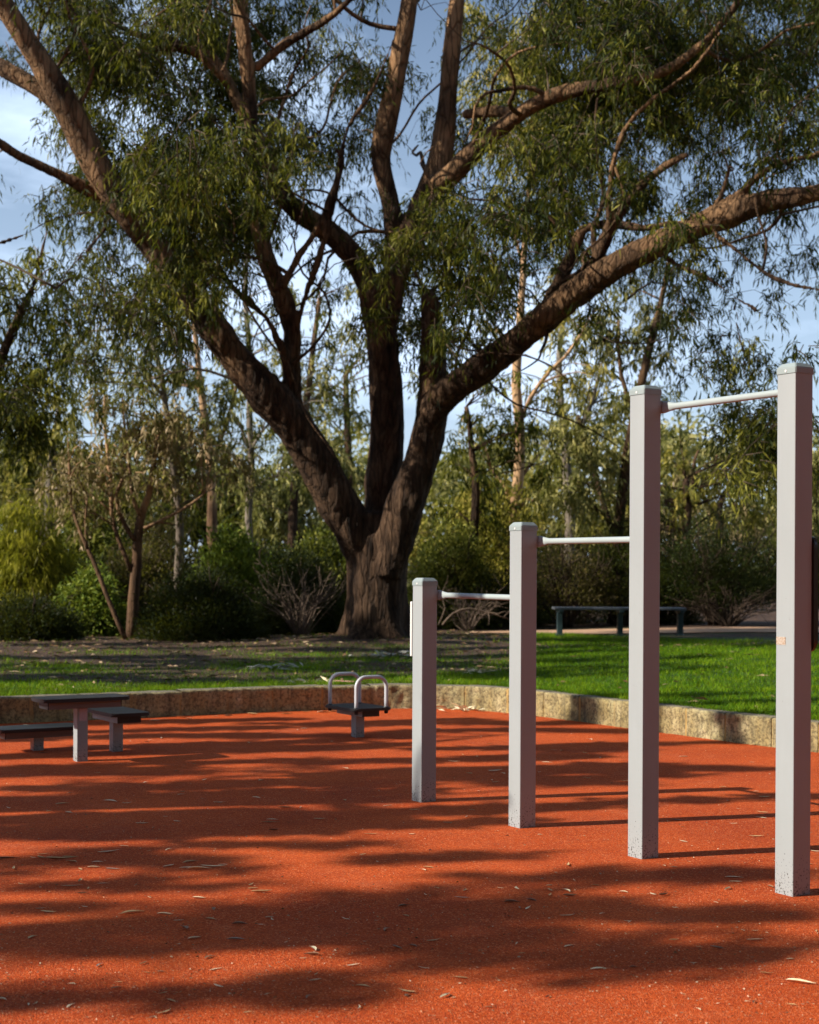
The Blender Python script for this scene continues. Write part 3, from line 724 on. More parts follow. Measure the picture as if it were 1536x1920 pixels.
for (a_, b_, k_) in ((700, 470, 30), (740, 520, 30), (800, 470, 40), (850, 520, 45), (900, 470, 45), (870, 580, 35), (930, 540, 35), (820, 430, 35), (760, 430, 30), (690, 590, 16), (830, 370, 40), (900, 400, 35),
                     (310, 545, 45), (350, 500, 45), (260, 500, 45), (400, 560, 35), (220, 560, 45), (190, 610, 35), (250, 590, 40), (330, 620, 30), (450, 330, 50), (500, 400, 45), (300, 330, 50), (430, 470, 45), (560, 300, 40)):
    for _ in range(3):
        c_ = P(a_+rng.normal()*k_*.6, b_+rng.normal()*k_*.6, 19.9+rng.normal()*.35); r_ = rng.uniform(.22, .38)
        cl.append((c_.x, c_.y, c_.z, r_, r_, r_, 1.0, .22 if a_ > 600 else .1))  # raised tint paints sunlight onto these front sprays
nodes_new, nrad_new = [], []
TW = Tubes(); order = np.argsort([np.min(np.linalg.norm(NODES-np.array(c[:3]), axis=1)) for c in cl])
for k in order:
    reach(NODES, NRAD, np.array(cl[k][:3]), TW, .016, .006)
    if len(nodes_new) > 0 and len(nodes_new) % 6 == 0:
        NODES = np.concatenate([NODES]+nodes_new[-6:]); NRAD = np.concatenate([NRAD]+nrad_new[-6:])
B, D, Ln, W_, Tt = leaf_clumps(cl, 1300, .125, .0205, twigs=TW, tb=.43)
link('twigs', TW.mesh('twigs'), M['twig'], big)
link('crown', leaves_mesh('crown', B, D, Ln, W_, Tt), M['gum'], big)
print('main leaves', len(B), 'clumps', len(cl))

# ------------------------------------------------------------------ the other trees
def tree(label, trunks, clumps, Y, leaf, bark, name='gum_tree', L0=.15, W0=.032, dens=330, group=None, droop=.9, hang=.9, tb=.5, dz=1.0, twr=.012, wob=.15):
    t = empty(name, (0, 0, 0), 0, label, 'tree', group)
    tb_ = Tubes(); nd, nr = [], []
    for tr in trunks:
        p, r = limb_px(tr, Y, Y+rng.uniform(-.4, .4), wob if tr[0][2] < 12 else .05, .35); tb_.add(p, r, 10, .05); nd.append(p); nr.append(r)
    link('trunk', tb_.mesh('trunk'), M[bark], t)
    nd = np.concatenate(nd); nr = np.concatenate(nr); tw = Tubes(); cl = []
    for c in clumps:
        r = c[2]*Y/F; cnt = max(3, int(6.5*(r/.8)**2*(c[3] if len(c) > 3 else 1)))
        for _ in range(cnt):
            q = unit(rng.normal(size=3))*rng.random()**.5*r; cc = P(c[0], c[1], Y); k = rng.uniform(.35, .62)*max(.8, min(1.3, r/.8))
            cl.append((cc.x+q[0], cc.y+q[1]*dz, cc.z+q[2], k, k, k, rng.uniform(.7, 1.3)*(c[3] if len(c) > 3 else 1), rng.normal()*.17))
    for c in cl: reach(nd, nr, np.array(c[:3]), tw, twr, .005)
    a_ = leaf_clumps(cl, dens*2.3, L0, W0, droop=droop, hang=hang, tb=tb)
    if tw.n: link('twigs', tw.mesh('twigs'), M[bark], t)
    link('crown', leaves_mesh('crown', *a_), M[leaf], t); global NL; NL += len(a_[0]); return t
NL = 0
tree('dense dark gum crown hanging in at the left edge above the undergrowth', [[(-60, 1200, 16), (-50, 1000, 14), (-30, 800, 12), (10, 650, 9), (60, 540, 5)], [(-30, 800, 8), (40, 740, 5), (90, 690, 4)]],
     [(20, 620, 90), (60, 690, 70), (110, 560, 60), (0, 530, 80), (80, 480, 50, .7), (20, 740, 95, 1.3), (80, 770, 50, 1.1), (-60, 650, 100), (-40, 780, 90), (30, 420, 60, .6)], 25, 'gum', 'bark', dens=420, tb=.55)
tree('slender forked gum with orange brown trunk and thin pinkish leaves, left of the big tree',
     [[(247, 1204, 12), (250, 1130, 11), (256, 1060, 10), (258, 1010, 9), (266, 960, 8), (278, 930, 6), (290, 860, 5), (300, 800, 4)], [(246, 1070, 4.5), (222, 1010, 4), (208, 960, 4), (207, 900, 3.5), (197, 800, 3), (195, 740, 2.5)],
      [(252, 1012, 5), (232, 980, 4.5), (216, 930, 4), (235, 890, 3), (245, 850, 2)], [(262, 965, 4), (248, 930, 3.5), (243, 880, 3), (235, 800, 2.5), (228, 740, 2)], [(270, 990, 3), (330, 960, 3), (380, 925, 2)]],
     [(170, 850, 60, .7), (140, 900, 50, .6), (230, 800, 60, .8), (280, 850, 60, .8), (330, 830, 60, .8), (350, 900, 60, .7), (200, 760, 50, .7), (160, 960, 40, .5), (300, 760, 60), (400, 860, 50, .8), (210, 880, 60, .6), (330, 980, 50, .4)], 23, 'gum_pink', 'bark_smooth', dens=420, L0=.12, W0=.034, tb=.5)
tree('mid green gum crown above the slender forked tree at the left', [[(330, 1190, 9), (335, 1000, 8), (320, 850, 7), (300, 700, 5), (270, 600, 4)]],
     [(200, 610, 60, .8), (270, 660, 60), (340, 700, 60), (250, 720, 60), (370, 780, 60), (310, 620, 50, .8), (180, 680, 50, .7), (420, 740, 50, .8), (440, 820, 40, .8), (160, 740, 40, .6), (120, 640, 50, .7), (330, 820, 50), (280, 800, 50), (210, 800, 50), (380, 880, 50), (450, 900, 40, .7), (150, 820, 50)], 27, 'gum_grey', 'bark_grey', dens=330, tb=.4)
tree('leaning thin bare stemmed sapling left of the slender forked gum', [[(236, 1200, 5), (205, 1130, 4.5), (175, 1060, 4), (150, 1000, 3.5), (132, 940, 3), (125, 870, 2.5)], [(163, 1030, 3), (160, 980, 2.5), (165, 930, 2)]],
     [(130, 850, 40, .4), (110, 900, 40, .4), (170, 900, 40, .4)], 22.5, 'gum_pink', 'bark_smooth', name='sapling', dens=300, L0=.10, W0=.028)
tree('tall thin straight grey trunk with wispy hanging leaves, left of the big trunk', [[(470, 1060, 7), (470, 1000, 7), (467, 900, 6.5), (466, 800, 6), (465, 700, 5.5), (462, 560, 5), (460, 400, 4)], [(468, 850, 3), (490, 810, 2.5), (520, 780, 2)], [(468, 930, 2.5), (495, 900, 2), (520, 890, 2)], [(466, 840, 3), (450, 800, 2), (430, 770, 2)]],
     [(500, 640, 50, .7), (510, 720, 50, .6), (440, 640, 40, .7), (540, 830, 45, .6), (550, 900, 45, .6), (590, 690, 60, .6), (600, 790, 50, .6), (640, 700, 50, .6), (610, 600, 60, .6), (440, 830, 30, .5), (430, 880, 35, .6), (520, 560, 50, .6), (430, 560, 50, .7), (600, 880, 40, .7), (640, 850, 40, .7)], 31, 'gum_grey', 'bark_grey', dens=330, L0=.16, W0=.034, tb=.4)
tree('tall sunlit gum with bright orange trunk and pale side limbs, right of the big trunk', [[(962, 1130, 13), (963, 1050, 12), (963, 985, 11), (968, 930, 10.5), (974, 860, 10), (972, 780, 9.5), (968, 720, 9), (974, 640, 8), (980, 560, 7), (984, 480, 6), (988, 400, 5), (1000, 250, 4), (990, 120, 3)],
      [(976, 790, 4), (995, 745, 4), (1030, 700, 3.5), (1060, 670, 3), (1090, 625, 2.5)], [(958, 945, 5), (945, 910, 4.5), (925, 878, 4)], [(975, 700, 3), (940, 630, 3), (915, 590, 2.5)], [(970, 960, 3.5), (990, 935, 3), (1010, 945, 2)], [(982, 500, 3), (965, 430, 3), (975, 400, 2)], [(975, 900, 3.5), (992, 872, 3), (1010, 850, 2)]],
     [(960, 60, 70, 1.2), (1030, 150, 70, 1.2), (960, 200, 70, 1.2), (1000, 280, 60, 1.2), (910, 180, 50), (1000, 90, 70), (930, 110, 60, .9), (1010, 190, 80), (940, 250, 60, .9), (1030, 310, 70), (920, 40, 60), (940, 350, 50, .7), (1060, 620, 60, .8), (1000, 580, 40, .6), (905, 620, 40, .5), (1090, 560, 60, .8), (1060, 740, 60), (1100, 700, 50), (1030, 430, 50, .7), (870, 780, 40, .5), (1050, 480, 50, .7)], 31, 'gum_yellow_lit', 'bark_smooth', dens=270, L0=.17, W0=.036, tb=.68)
tree('leafy gum with dark slanting stems directly behind the second tallest post', [[(1150, 1170, 11), (1165, 950, 10), (1185, 800, 9), (1205, 720, 8), (1222, 640, 7), (1240, 560, 5), (1255, 490, 4)], [(1190, 780, 5), (1165, 700, 4), (1160, 600, 3)], [(1150, 1000, 6), (1110, 880, 5), (1080, 780, 4)]],
     [(1200, 560, 55), (1150, 620, 50), (1225, 650, 50), (1180, 720, 60), (1120, 800, 70, 1.2), (1060, 840, 70, 1.1), (1210, 790, 50), (1250, 590, 40, .8), (1120, 900, 80, 1.2), (1160, 530, 50, .8), (1040, 910, 60), (1190, 880, 60), (1260, 700, 40, .8), (1215, 960, 50)], 29, 'gum_grey', 'bark', dens=360, L0=.15, W0=.034, tb=.5)
tree('dark gum boughs between the big trunk and the sunlit orange trunk', [[(880, 1170, 10), (885, 1000, 9), (895, 900, 7), (880, 800, 5), (870, 760, 4)]],
     [(860, 830, 45, .9), (900, 790, 50), (930, 720, 40, .7), (880, 880, 50), (940, 830, 40, .8), (1010, 850, 45), (900, 940, 50), (1000, 800, 40), (840, 960, 40)], 28, 'gum', 'bark', dens=380, L0=.15, W0=.032, tb=.5)
tree('distant pinkish brown tree with dark crooked branches between the two tallest posts', [[(1345, 1100, 9), (1350, 1000, 8), (1340, 960, 7), (1355, 920, 5), (1385, 890, 4), (1400, 860, 3)], [(1342, 965, 5), (1320, 940, 4), (1300, 900, 3.5), (1270, 870, 3)], [(1252, 1010, 6), (1262, 960, 5), (1290, 930, 4), (1300, 880, 3), (1310, 840, 2.5)], [(1350, 930, 4), (1335, 890, 3), (1350, 850, 2.5)], [(1265, 965, 3), (1245, 935, 3), (1235, 900, 2)]],
     [(1285, 885, 45, .6), (1350, 880, 50, .5), (1420, 890, 50, .7), (1300, 960, 45, .5), (1390, 950, 50, .6), (1440, 960, 50, .8), (1330, 1000, 60, .9), (1420, 1010, 60, .9), (1260, 980, 40, .6)], 42, 'gum_pink', 'bark', dens=170, L0=.2, W0=.05, tb=.5, wob=.5)
tree('distant olive tree showing right of the nearest post', [[(1530, 1150, 9), (1525, 1000, 8), (1530, 900, 5)]], [(1500, 850, 60), (1540, 900, 60), (1510, 960, 60), (1560, 830, 60), (1480, 920, 50), (1540, 1020, 60)], 40, 'gum_grey', 'bark', dens=200, L0=.2, W0=.05)
tree('tall gum with hanging green sprays behind the thin grey trunk left of the big trunk', [[(540, 1180, 10), (548, 1000, 9), (560, 850, 8), (585, 700, 6), (600, 560, 4)]],
     [(600, 560, 55, .8), (640, 640, 55, .8), (580, 680, 50, .8), (640, 760, 55, .9), (590, 800, 50, .9), (530, 880, 50, .9), (600, 900, 55), (480, 940, 45), (640, 540, 40, .6), (530, 760, 40, .6), (650, 860, 40)], 36, 'gum_grey', 'bark', dens=260, L0=.18, W0=.042, tb=.5)
tree('olive gum filling the gap behind the slender forked gum', [[(90, 1180, 10), (95, 1000, 9), (100, 850, 7), (110, 760, 5)]],
     [(60, 860, 60), (130, 800, 60), (110, 900, 60), (200, 860, 60), (230, 930, 60), (40, 950, 60), (150, 960, 60), (290, 900, 55), (340, 960, 55), (100, 740, 40, .6)], 33, 'gum_yellow_lit', 'bark_grey', dens=280, L0=.17, W0=.042, tb=.4)
tree('leafy gum with yellow lit crown behind the three tallest posts', [[(1290, 1180, 10), (1290, 1000, 9), (1285, 900, 6)]],
     [(1250, 830, 50, .7), (1270, 900, 55), (1330, 930, 55), (1400, 900, 50, .8), (1180, 960, 60), (1440, 940, 55), (1100, 960, 60), (1020, 930, 60), (1500, 900, 55)], 38, 'gum_yellow_lit', 'bark', dens=220, L0=.19, W0=.046, tb=.45)
tree('tall pale gum with sunlit crown rising left of the thin grey trunk', [[(400, 1180, 11), (398, 1000, 10), (390, 850, 8), (375, 700, 6), (360, 560, 4)], [(392, 880, 5), (430, 780, 4), (450, 700, 3)]],
     [(370, 560, 50, .7), (320, 620, 55), (420, 640, 50), (360, 700, 55), (440, 730, 50), (290, 720, 50), (400, 800, 55), (320, 800, 55), (460, 820, 45), (250, 660, 45, .8), (200, 720, 50, .8), (220, 560, 50, .7), (160, 620, 50, .7), (480, 640, 45, .7)], 35, 'gum_yellow_lit', 'bark_smooth', dens=260, L0=.17, W0=.04, tb=.45)
tree('tall layered gum behind the long right limb of the big tree', [[(1070, 1180, 11), (1068, 1000, 10), (1060, 850, 8), (1050, 700, 6), (1060, 560, 4)], [(1062, 860, 5), (1110, 760, 4), (1130, 680, 3)]],
     [(1060, 560, 50, .8), (1110, 620, 55), (1040, 660, 50), (1140, 690, 55), (1080, 740, 55), (1020, 760, 50, .8), (930, 800, 45, .8), (1150, 780, 55), (1200, 620, 50, .8), (900, 700, 40, .6), (1240, 740, 45, .8), (1090, 480, 45, .6), (880, 560, 40, .5)], 36, 'gum_grey', 'bark_grey', dens=280, L0=.17, W0=.04, tb=.5)
tree('far tall gum seen between the forks of the big trunk', [[(660, 1180, 10), (662, 1000, 9), (655, 850, 7), (648, 700, 5)]],
     [(650, 640, 45, .7), (620, 720, 50, .8), (665, 800, 40, .8), (600, 820, 50, .9), (640, 900, 50), (770, 620, 30, .5), (775, 700, 30, .5), (570, 760, 45, .7), (500, 800, 40, .6), (520, 700, 40, .6)], 40, 'gum_yellow_lit', 'bark', dens=220, L0=.18, W0=.042, tb=.35)
for lab, cx_, cy_, Y, lf in (('hazy olive tree in the far left background', 40, 900, 44, 'gum_grey'), ('far dark green tree behind the slender forked gum', 200, 940, 48, 'gum'),
                        ('far tree showing low between the thin grey trunk and the big trunk', 560, 960, 46, 'gum_grey'), ('far yellowish tree behind the sunlit orange trunk', 900, 960, 45, 'gum_yellow_lit'),
                        ('far green tree low behind the second tallest post', 1130, 1000, 47, 'gum_grey'), ('far tree low behind the thin grey trunk', 400, 960, 50, 'gum')):
    cls = [(cx_+rng.normal()*60, cy_+rng.normal()*35, 55) for _ in range(9)]
    if cx_ < 100: cls += [(30, 840, 50), (90, 860, 40)]
    tree(lab, [[(cx_, 1160, 10), (cx_+8, 1040, 9), (cx_-5, cy_, 5)]], cls, Y, lf, 'bark', dens=150, L0=.24, W0=.07, group='trees far behind the park')

# ------------------------------------------------------------------ shrubs
def shrub(label, cx_, by, hw, ty, Y, leaf, n=14000, L0=.07, W0=.014, up=.5, stems=14, bark='twig', name='shrub', shell=.55, tb=.45, open_low=.0, cat='shrub', group=None, hang=0.):
    c = P(cx_, by, Y); zg = float(zlawn(np.array(c.x), np.array(float(Y)))); rx = hw*Y/F; top = P(cx_, ty, Y).z; H = top-zg
    t = empty(name, (c.x, Y, zg), 0, label, cat, group)
    tb_ = Tubes()
    for _ in range(stems):
        a_ = rng.uniform(0, 2*math.pi); q = rng.random()**.6; e = np.array([math.cos(a_)*rx*q*.85, math.sin(a_)*rx*q*.7, H*rng.uniform(.55, .9)])
        m_ = e*np.array([.45, .45, .5])+rng.normal(size=3)*.08
        p, r = spline([np.array([e[0]*.12, e[1]*.12, -.03]), m_, e], [.02, .013, .005], .15, .12); tb_.add(p, r, 5)
        for _k in range(4):
            s0 = p[int(rng.uniform(.3, .95)*(len(p)-1))]; e2 = s0+unit(rng.normal(size=3)+np.array([0, 0, .6]))*rng.uniform(.25, .6)*min(1, rx)
            tb_.add(np.vstack([s0, (s0+e2)/2+rng.normal(size=3)*.03, e2]), [.008, .006, .003], 4)
    link('stems', tb_.mesh('stems'), M[bark], t)
    # lumpy dome of leaves grouped in tufts
    nt_ = n//14; d = unit(rng.normal(size=(nt_, 3))); d[:, 2] = np.abs(d[:, 2])*1.0
    rr_ = (shell+(1-shell)*rng.random(nt_))**.8*(.72+.5*fnoise(d*1.0+cx_, 2.4, 2))
    pos = d*rr_[:, None]*np.array([rx, rx*.8, H]); low = rng.random(nt_) < .35
    pos[low, 2] *= rng.random(low.sum())
    keep = pos[:, 2] > open_low*H*rng.uniform(.6, 1.3, nt_); pos = pos[keep]; d = d[keep]; nt_ = len(pos)
    B = np.repeat(pos, 14, 0)+rng.normal(size=(nt_*14, 3))*.07; B[:, 2] = np.maximum(B[:, 2], .02)
    D = np.repeat(d, 14, 0)*.6+rng.normal(size=(nt_*14, 3))*.5+np.array([0, 0, up-hang])
    tt = tb+np.repeat(rng.normal(size=nt_)*.15, 14)+rng.normal(size=nt_*14)*.15
    link('foliage', leaves_mesh('foliage', B, D, L0*rng.uniform(.6, 1.3, len(B)), W0*rng.uniform(.7, 1.3, len(B)), tt), M[leaf], t)
    global NL; NL += len(B); return t
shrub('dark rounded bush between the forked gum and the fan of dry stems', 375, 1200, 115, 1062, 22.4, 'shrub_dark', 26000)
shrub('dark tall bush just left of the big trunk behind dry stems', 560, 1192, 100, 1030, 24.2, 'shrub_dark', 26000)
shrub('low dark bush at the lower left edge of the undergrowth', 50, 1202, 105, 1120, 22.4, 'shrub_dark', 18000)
shrub('pale green leafy shrub low behind the leaning sapling', 165, 1196, 75, 1075, 24, 'shrub_bright', 11000, L0=.10, W0=.03, hang=.7)
shrub('bright green broad leaved shrub showing above the dark rounded bush', 440, 1190, 90, 985, 27, 'shrub_bright', 12000, L0=.10, W0=.04)
shrub('green leafy shrub behind the tall dark bush left of the big trunk', 600, 1190, 90, 985, 30, 'shrub_mid', 14000, L0=.10, W0=.04)
shrub('yellow green weeping shrub with hanging sprays at the far left', 50, 1190, 95, 930, 27, 'willow', 16000, L0=.20, W0=.02, hang=1.6, up=0, name='weeping_shrub')
shrub('olive tangled shrub right of the yellow green weeping one', 165, 1190, 90, 930, 29.5, 'shrub_mid', 15000, L0=.12, W0=.035, hang=1.0)
shrub('brownish thicket behind the slender forked gum', 290, 1190, 100, 950, 28, 'shrub_brown', 13000, L0=.10, W0=.03)
shrub('yellow lit shrub directly right of the big trunk', 845, 1172, 80, 960, 27.5, 'shrub_mid', 15000, L0=.09, W0=.03, tb=.6)
shrub('sunlit yellowish bush behind the second shortest post', 935, 1172, 100, 900, 31, 'gum_yellow_lit', 17000, L0=.11, W0=.035, tb=.4)
shrub('brown twiggy shrub behind the left end of the bench', 1060, 1176, 110, 1000, 28.0, 'shrub_brown', 13000, L0=.08, W0=.02, stems=40, open_low=.3)
shrub('dark tangled shrub behind the bench and the second tallest post', 1165, 1176, 100, 975, 28.6, 'shrub_mid', 22000, tb=.3, stems=30, open_low=.2)
shrub('large dark domed bush with bare twiggy stems between the two tallest posts', 1345, 1176, 140, 965, 28.3, 'shrub_dark', 46000, stems=60, open_low=.25, bark='twig', tb=.6)
shrub('olive bush at the right edge behind the nearest post', 1500, 1178, 90, 950, 28.8, 'shrub_mid', 22000, tb=.3, stems=30, open_low=.2)
shrub('shrub with dark leaves showing left of the large domed bush', 1245, 1176, 75, 985, 29.2, 'shrub_dark', 20000)
shrub('low brown understorey shrub between the big trunk and the bench', 900, 1174, 120, 1060, 27.8, 'shrub_dark', 18000, stems=30)
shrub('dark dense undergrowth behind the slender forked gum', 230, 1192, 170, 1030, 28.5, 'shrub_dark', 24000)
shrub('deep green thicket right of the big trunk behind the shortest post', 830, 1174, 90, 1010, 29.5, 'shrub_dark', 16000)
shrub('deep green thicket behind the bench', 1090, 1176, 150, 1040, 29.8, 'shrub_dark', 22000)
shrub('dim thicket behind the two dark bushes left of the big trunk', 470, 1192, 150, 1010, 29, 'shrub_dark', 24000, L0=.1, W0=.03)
def bare(label, cx_, by, Y, hw, H, n=40, name='dry_shrub', bark='dead_twig', r0=.009):
    c = P(cx_, by, Y); zg = float(zlawn(np.array(c.x), np.array(float(Y)))); t = empty(name, (c.x, Y, zg), 0, label, 'shrub'); tb_ = Tubes()
    for _ in range(n):
        a_ = rng.uniform(0, 2*math.pi); e = np.array([math.cos(a_)*hw*rng.uniform(.3, 1), math.sin(a_)*hw*.6, H*rng.uniform(.5, 1)])
        p, r = spline([[e[0]*.08, e[1]*.08, -.03], e*np.array([.3, .3, .4])+rng.normal(size=3)*.05, e*np.array([.75, .75, .7])+rng.normal(size=3)*.06, e+rng.normal(size=3)*.06], [r0, r0*.8, r0*.5, r0*.3], .1, .16); tb_.add(p, r, 4)
        for _k in range(3):
            s0 = p[int(rng.uniform(.35, .9)*(len(p)-1))]; e2 = s0+unit(e/ (H+hw)+rng.normal(size=3)*.4)*rng.uniform(.12, .35)
            tb_.add(np.vstack([s0, (s0+e2)/2, e2]), [r0*.5, r0*.4, r0*.2], 3)
    link('stems', tb_.mesh('stems'), M[bark], t)
bare('fan of bare grey stems at the dark bush just left of the big trunk', 566, 1190, 22.9, .85, 1.05, 46)
bare('tangle of bare dry twigs right of the big trunk', 880, 1172, 26.5, .9, .8, 36)
bare('tangle of bare brown twigs under the large domed bush', 1370, 1176, 27.6, 1.25, .75, 60, bark='twig', r0=.012)
def branch_on_ground(label, pts, Y, r0, mt='dead_twig'):
    t = Tubes(); pp = [P(a_, b_, Y) for a_, b_ in pts]; 
    p, r = spline(pp, np.linspace(r0, r0*.4, len(pp)), .12, .05); t.add(p, r, 6)
    for _ in range(5):
        s0 = p[int(rng.uniform(.2, .9)*(len(p)-1))]; e2 = s0+unit(rng.normal(size=3)*np.array([1, .4, .8]))*.25; t.add(np.vstack([s0, (s0+e2)/2+.02, e2]), [r0*.4, r0*.3, r0*.15], 4)
    tag(link('fallen_branch', t.mesh('fallen_branch'), M[mt]), label, 'branch', 'fallen branches under the shrubs')
branch_on_ground('pale crooked dead branch lying between the shortest and second shortest posts', [(830, 1172), (850, 1150), (880, 1140), (915, 1148), (955, 1160)], 25.6, .02)
branch_on_ground('thin pale forked dead branch standing right of the shortest post', [(822, 1172), (835, 1140), (828, 1115), (840, 1090)], 26.0, .012)

# far woodland closing the view
N = 150000
wxx = rng.uniform(-24, 24, N); wyy = rng.uniform(52, 66, N)
hh = 3.6+3.2*fnoise(np.stack([wxx*.35, 0*wxx, 0*wxx], -1), 1.0, 3)+1.0*fnoise(np.stack([wxx, wyy, 0*wxx], -1), 1.0, 2)
wz = .3+hh*rng.random(N)**.8
q = fnoise(np.stack([wxx, wyy, wz], -1), .9, 3); k = q > .5; B = np.stack([wxx, wyy, wz], -1)[k]; N = len(B)
n2 = 70000; aa = rng.uniform(math.pi*.98, math.pi*2.02, n2); rd = rng.uniform(30, 38, n2)  # unseen arc of leaves added behind the camera to block low sky light
B2 = np.stack([np.cos(aa)*rd, np.sin(aa)*rd*.9+8, rng.random(n2)**.9*(5+4*fnoise(np.stack([aa*4, aa*0, aa*0], -1), 1, 2))], -1)
B = np.concatenate([B, B2]); qk = np.concatenate([q[k], rng.random(n2)*.5+.2]); N = len(B); far = np.arange(N) >= N-n2
me = leaves_mesh('far_woodland', B, rng.normal(size=(N, 3))+np.array([0, 0, -.4]), rng.uniform(.2, .45, N)*np.where(far, 1.6, 1), rng.uniform(.08, .16, N)*np.where(far, 2.6, 1), .3+.5*qk+rng.normal(size=N)*.2)
tag(link('far_woodland', me, M['gum_grey']), 'far olive green wood closing the view behind the shrubs, with an unseen arc added to block low sky', 'wood', kind='stuff')

# ------------------------------------------------------------------ gum trees beside the court, left of the frame: their shade lies on the red ground
ts_ = np.array(to_sun)
sh_px = [(380, 1497, 400, 12), (500, 1540, 240, 8), (150, 1560, 140, 8), (250, 1612, 190, 17), (510, 1585, 90, 9), (560, 1725, 210, 28), (330, 1745, 130, 22), (150, 1775, 150, 24), (60, 1700, 70, 11),
         (650, 1765, 130, 17), (850, 1690, 120, 23), (1050, 1700, 150, 17), (870, 1770, 100, 20), (1330, 1636, 170, 9), (1080, 1642, 110, 8), (800, 1605, 50, 13), (1350, 1713, 190, 8), (1300, 1790, 200, 12),
         (1120, 1790, 80, 11), (520, 1860, 150, 12), (40, 1870, 50, 11), (1050, 1466, 130, 6), (500, 1405, 150, 7), (1080, 1405, 90, 6), (200, 1445, 140, 7), (900, 1440, 110, 7),
         (1300, 1440, 120, 6), (650, 1380, 120, 5), (1100, 1370, 70, 4), (350, 1380, 100, 4), (250, 1660, 60, 8), (650, 1745, 560, 60, .22), (300, 1860, 260, 40, .18), (1000, 1665, 330, 40, .2), (250, 1640, 300, 40, .22), (900, 1830, 380, 30, .16), (1350, 1760, 220, 40, .14), (500, 1450, 450, 20, .15)]
groups = {}
streaks = []
for _ in range(44):
    b_ = 1345+rng.random()**1.3*230; streaks.append((np.array(G(rng.uniform(-200, 1500), b_)), rng.uniform(.6, 1.5)))
for _ in range(34):
    x_ = rng.uniform(-4, 5.0); y_ = float(yw(x_))+.4+rng.random()*8; streaks.append((np.array([x_, y_, .25]), rng.uniform(.7, 1.5)))
for (g_, ln) in streaks:
    c_ = g_+ts_*(rng.uniform(7.5, 11) if g_[2] < .1 else rng.uniform(11, 16))
    if c_[0]+ln*1.5+1.0 > -.30*c_[1] or (-.1 < g_[0] < 2.6 and 8.5 < g_[1] < 10.3 and rng.random() < .8): continue
    groups.setdefault(int(np.clip((c_[1]-.5)//3.6, 0, 3)) if g_[2] < .1 else 4, []).append((c_, -ln))
for e_ in sh_px:
    a_, b_, hw_, hh_ = e_[:4]; dn_ = e_[4] if len(e_) > 4 else 1.9
    g_ = np.array(G(a_, b_)); tt = rng.uniform(12, 17); c_ = g_+ts_*tt; hx = hw_*g_[1]/F; hy = hh_*g_[1]**2/(F*EYE)
    while c_[0]+hx+1.2 > -.30*c_[1]: tt += .5; c_ = g_+ts_*tt
    groups.setdefault(int(np.clip((c_[1]-.5)//3.6, 0, 3)), []).append((c_, (hx, hy, dn_)))
for (x, y, ln) in [(-5, 17, 1.3), (-3, 19, 1.3), (-1, 17.5, 1.3), (1, 19.5, 1.3), (-4, 21, 1.2), (0, 21.5, 1.2), (3, 20.8, 1.3), (-2, 16, 1.2), (5, 21, 1), (1.5, 16.8, 1.), (-6, 15.5, 1.2), (-2.4, 22.5, 1.2), (-3.8, 16.2, 1.3), (-1.8, 18.4, 1.3), (-4.6, 18.6, 1.2), (.3, 18.1, 1.2), (-.6, 20.3, 1.3), (3.2, 18.3, .8)]:
    groups.setdefault(4, []).append((np.array([x, y, .3])+ts_*rng.uniform(12, 18), ln))
for gi, lst in sorted(groups.items()):
    cc = np.array([c for c, _ in lst]); ctr = cc.mean(0)
    bx0 = np.array([ctr[0]-1.0, ctr[1], 0.0])
    t = empty('shade_tree', bx0, 0, ['gum tree beside the court left of the frame, nearest the camera', 'second gum tree left of the frame', 'third gum tree left of the frame', 'fourth gum tree left of the frame', 'gum tree left of the frame level with the lawn'][gi], 'tree', 'gum trees left of the frame')
    tb_ = Tubes(); top = ctr+np.array([-.5, 0, .5])
    p, r = spline([bx0*0, (bx0*0+top-bx0)*.5+np.array([.3, .2, 0]), top-bx0], [.3, .22, .08], .4, .3); tb_.add(p, r, 12, .05); link('trunk', tb_.mesh('trunk'), M['bark'], t)
    cl = []; tw = Tubes()
    for c_, ln in lst:
        if isinstance(ln, tuple):
            k_ = max(1, int(math.ceil(ln[0]/.30)))
            for u_ in np.linspace(-1, 1, 2*k_):
                w_ = 1-.45*abs(u_); q = c_-bx0+np.array([u_*ln[0]*.85, u_*ln[0]*.05+rng.normal()*ln[1]*.25, rng.normal()*.04]); cl.append((q[0], q[1], q[2], .26, max(.05, ln[1]*.85*w_), .10, ln[2], 0))
            reach(p[len(p)//3:], r[len(p)//3:], c_-bx0, tw, .02, .008, False)
            if ln[2] < 1: continue
            pp, rr_ = spline([c_-bx0+np.array([-ln[0]*.9, -ln[0]*.05, 0]), c_-bx0+np.array([0, 0, .03]), c_-bx0+np.array([ln[0]*.9, ln[0]*.05, 0])], [.02, .025, .012], .25, .05); tw.add(pp, rr_, 5)
            continue
        if ln < 0:
            ln = -ln; hd = np.array([-.962, -.276, .0])*ln*1.1; pc = c_-bx0
            pp, rr_ = spline([pc-hd, pc+rng.normal(size=3)*.05, pc+hd], [.012, .022, .03], .25, .1); tw.add(pp, rr_, 5)
            for u_ in (-.8, -.4, 0, .4, .8):
                q = pc+hd*u_; cl.append((q[0], q[1], q[2], .30*ln, .08, .09, 1.8, 0))
            continue
        for _ in range(3):
            q = c_-bx0+np.array([rng.uniform(-1, 1)*ln*.62, rng.normal()*.10, rng.normal()*.10]); cl.append((q[0], q[1], q[2], .28*ln+.14, .20, .24, 1.0, 0))
        reach(p[len(p)//3:], r[len(p)//3:], c_-bx0, tw, .03, .01, False)
    a_ = leaf_clumps(cl, 4200, .15, .055, droop=.3, hang=.4)
    link('twigs', tw.mesh('twigs'), M['twig'], t); link('crown', leaves_mesh('crown', *a_), M['gum'], t)

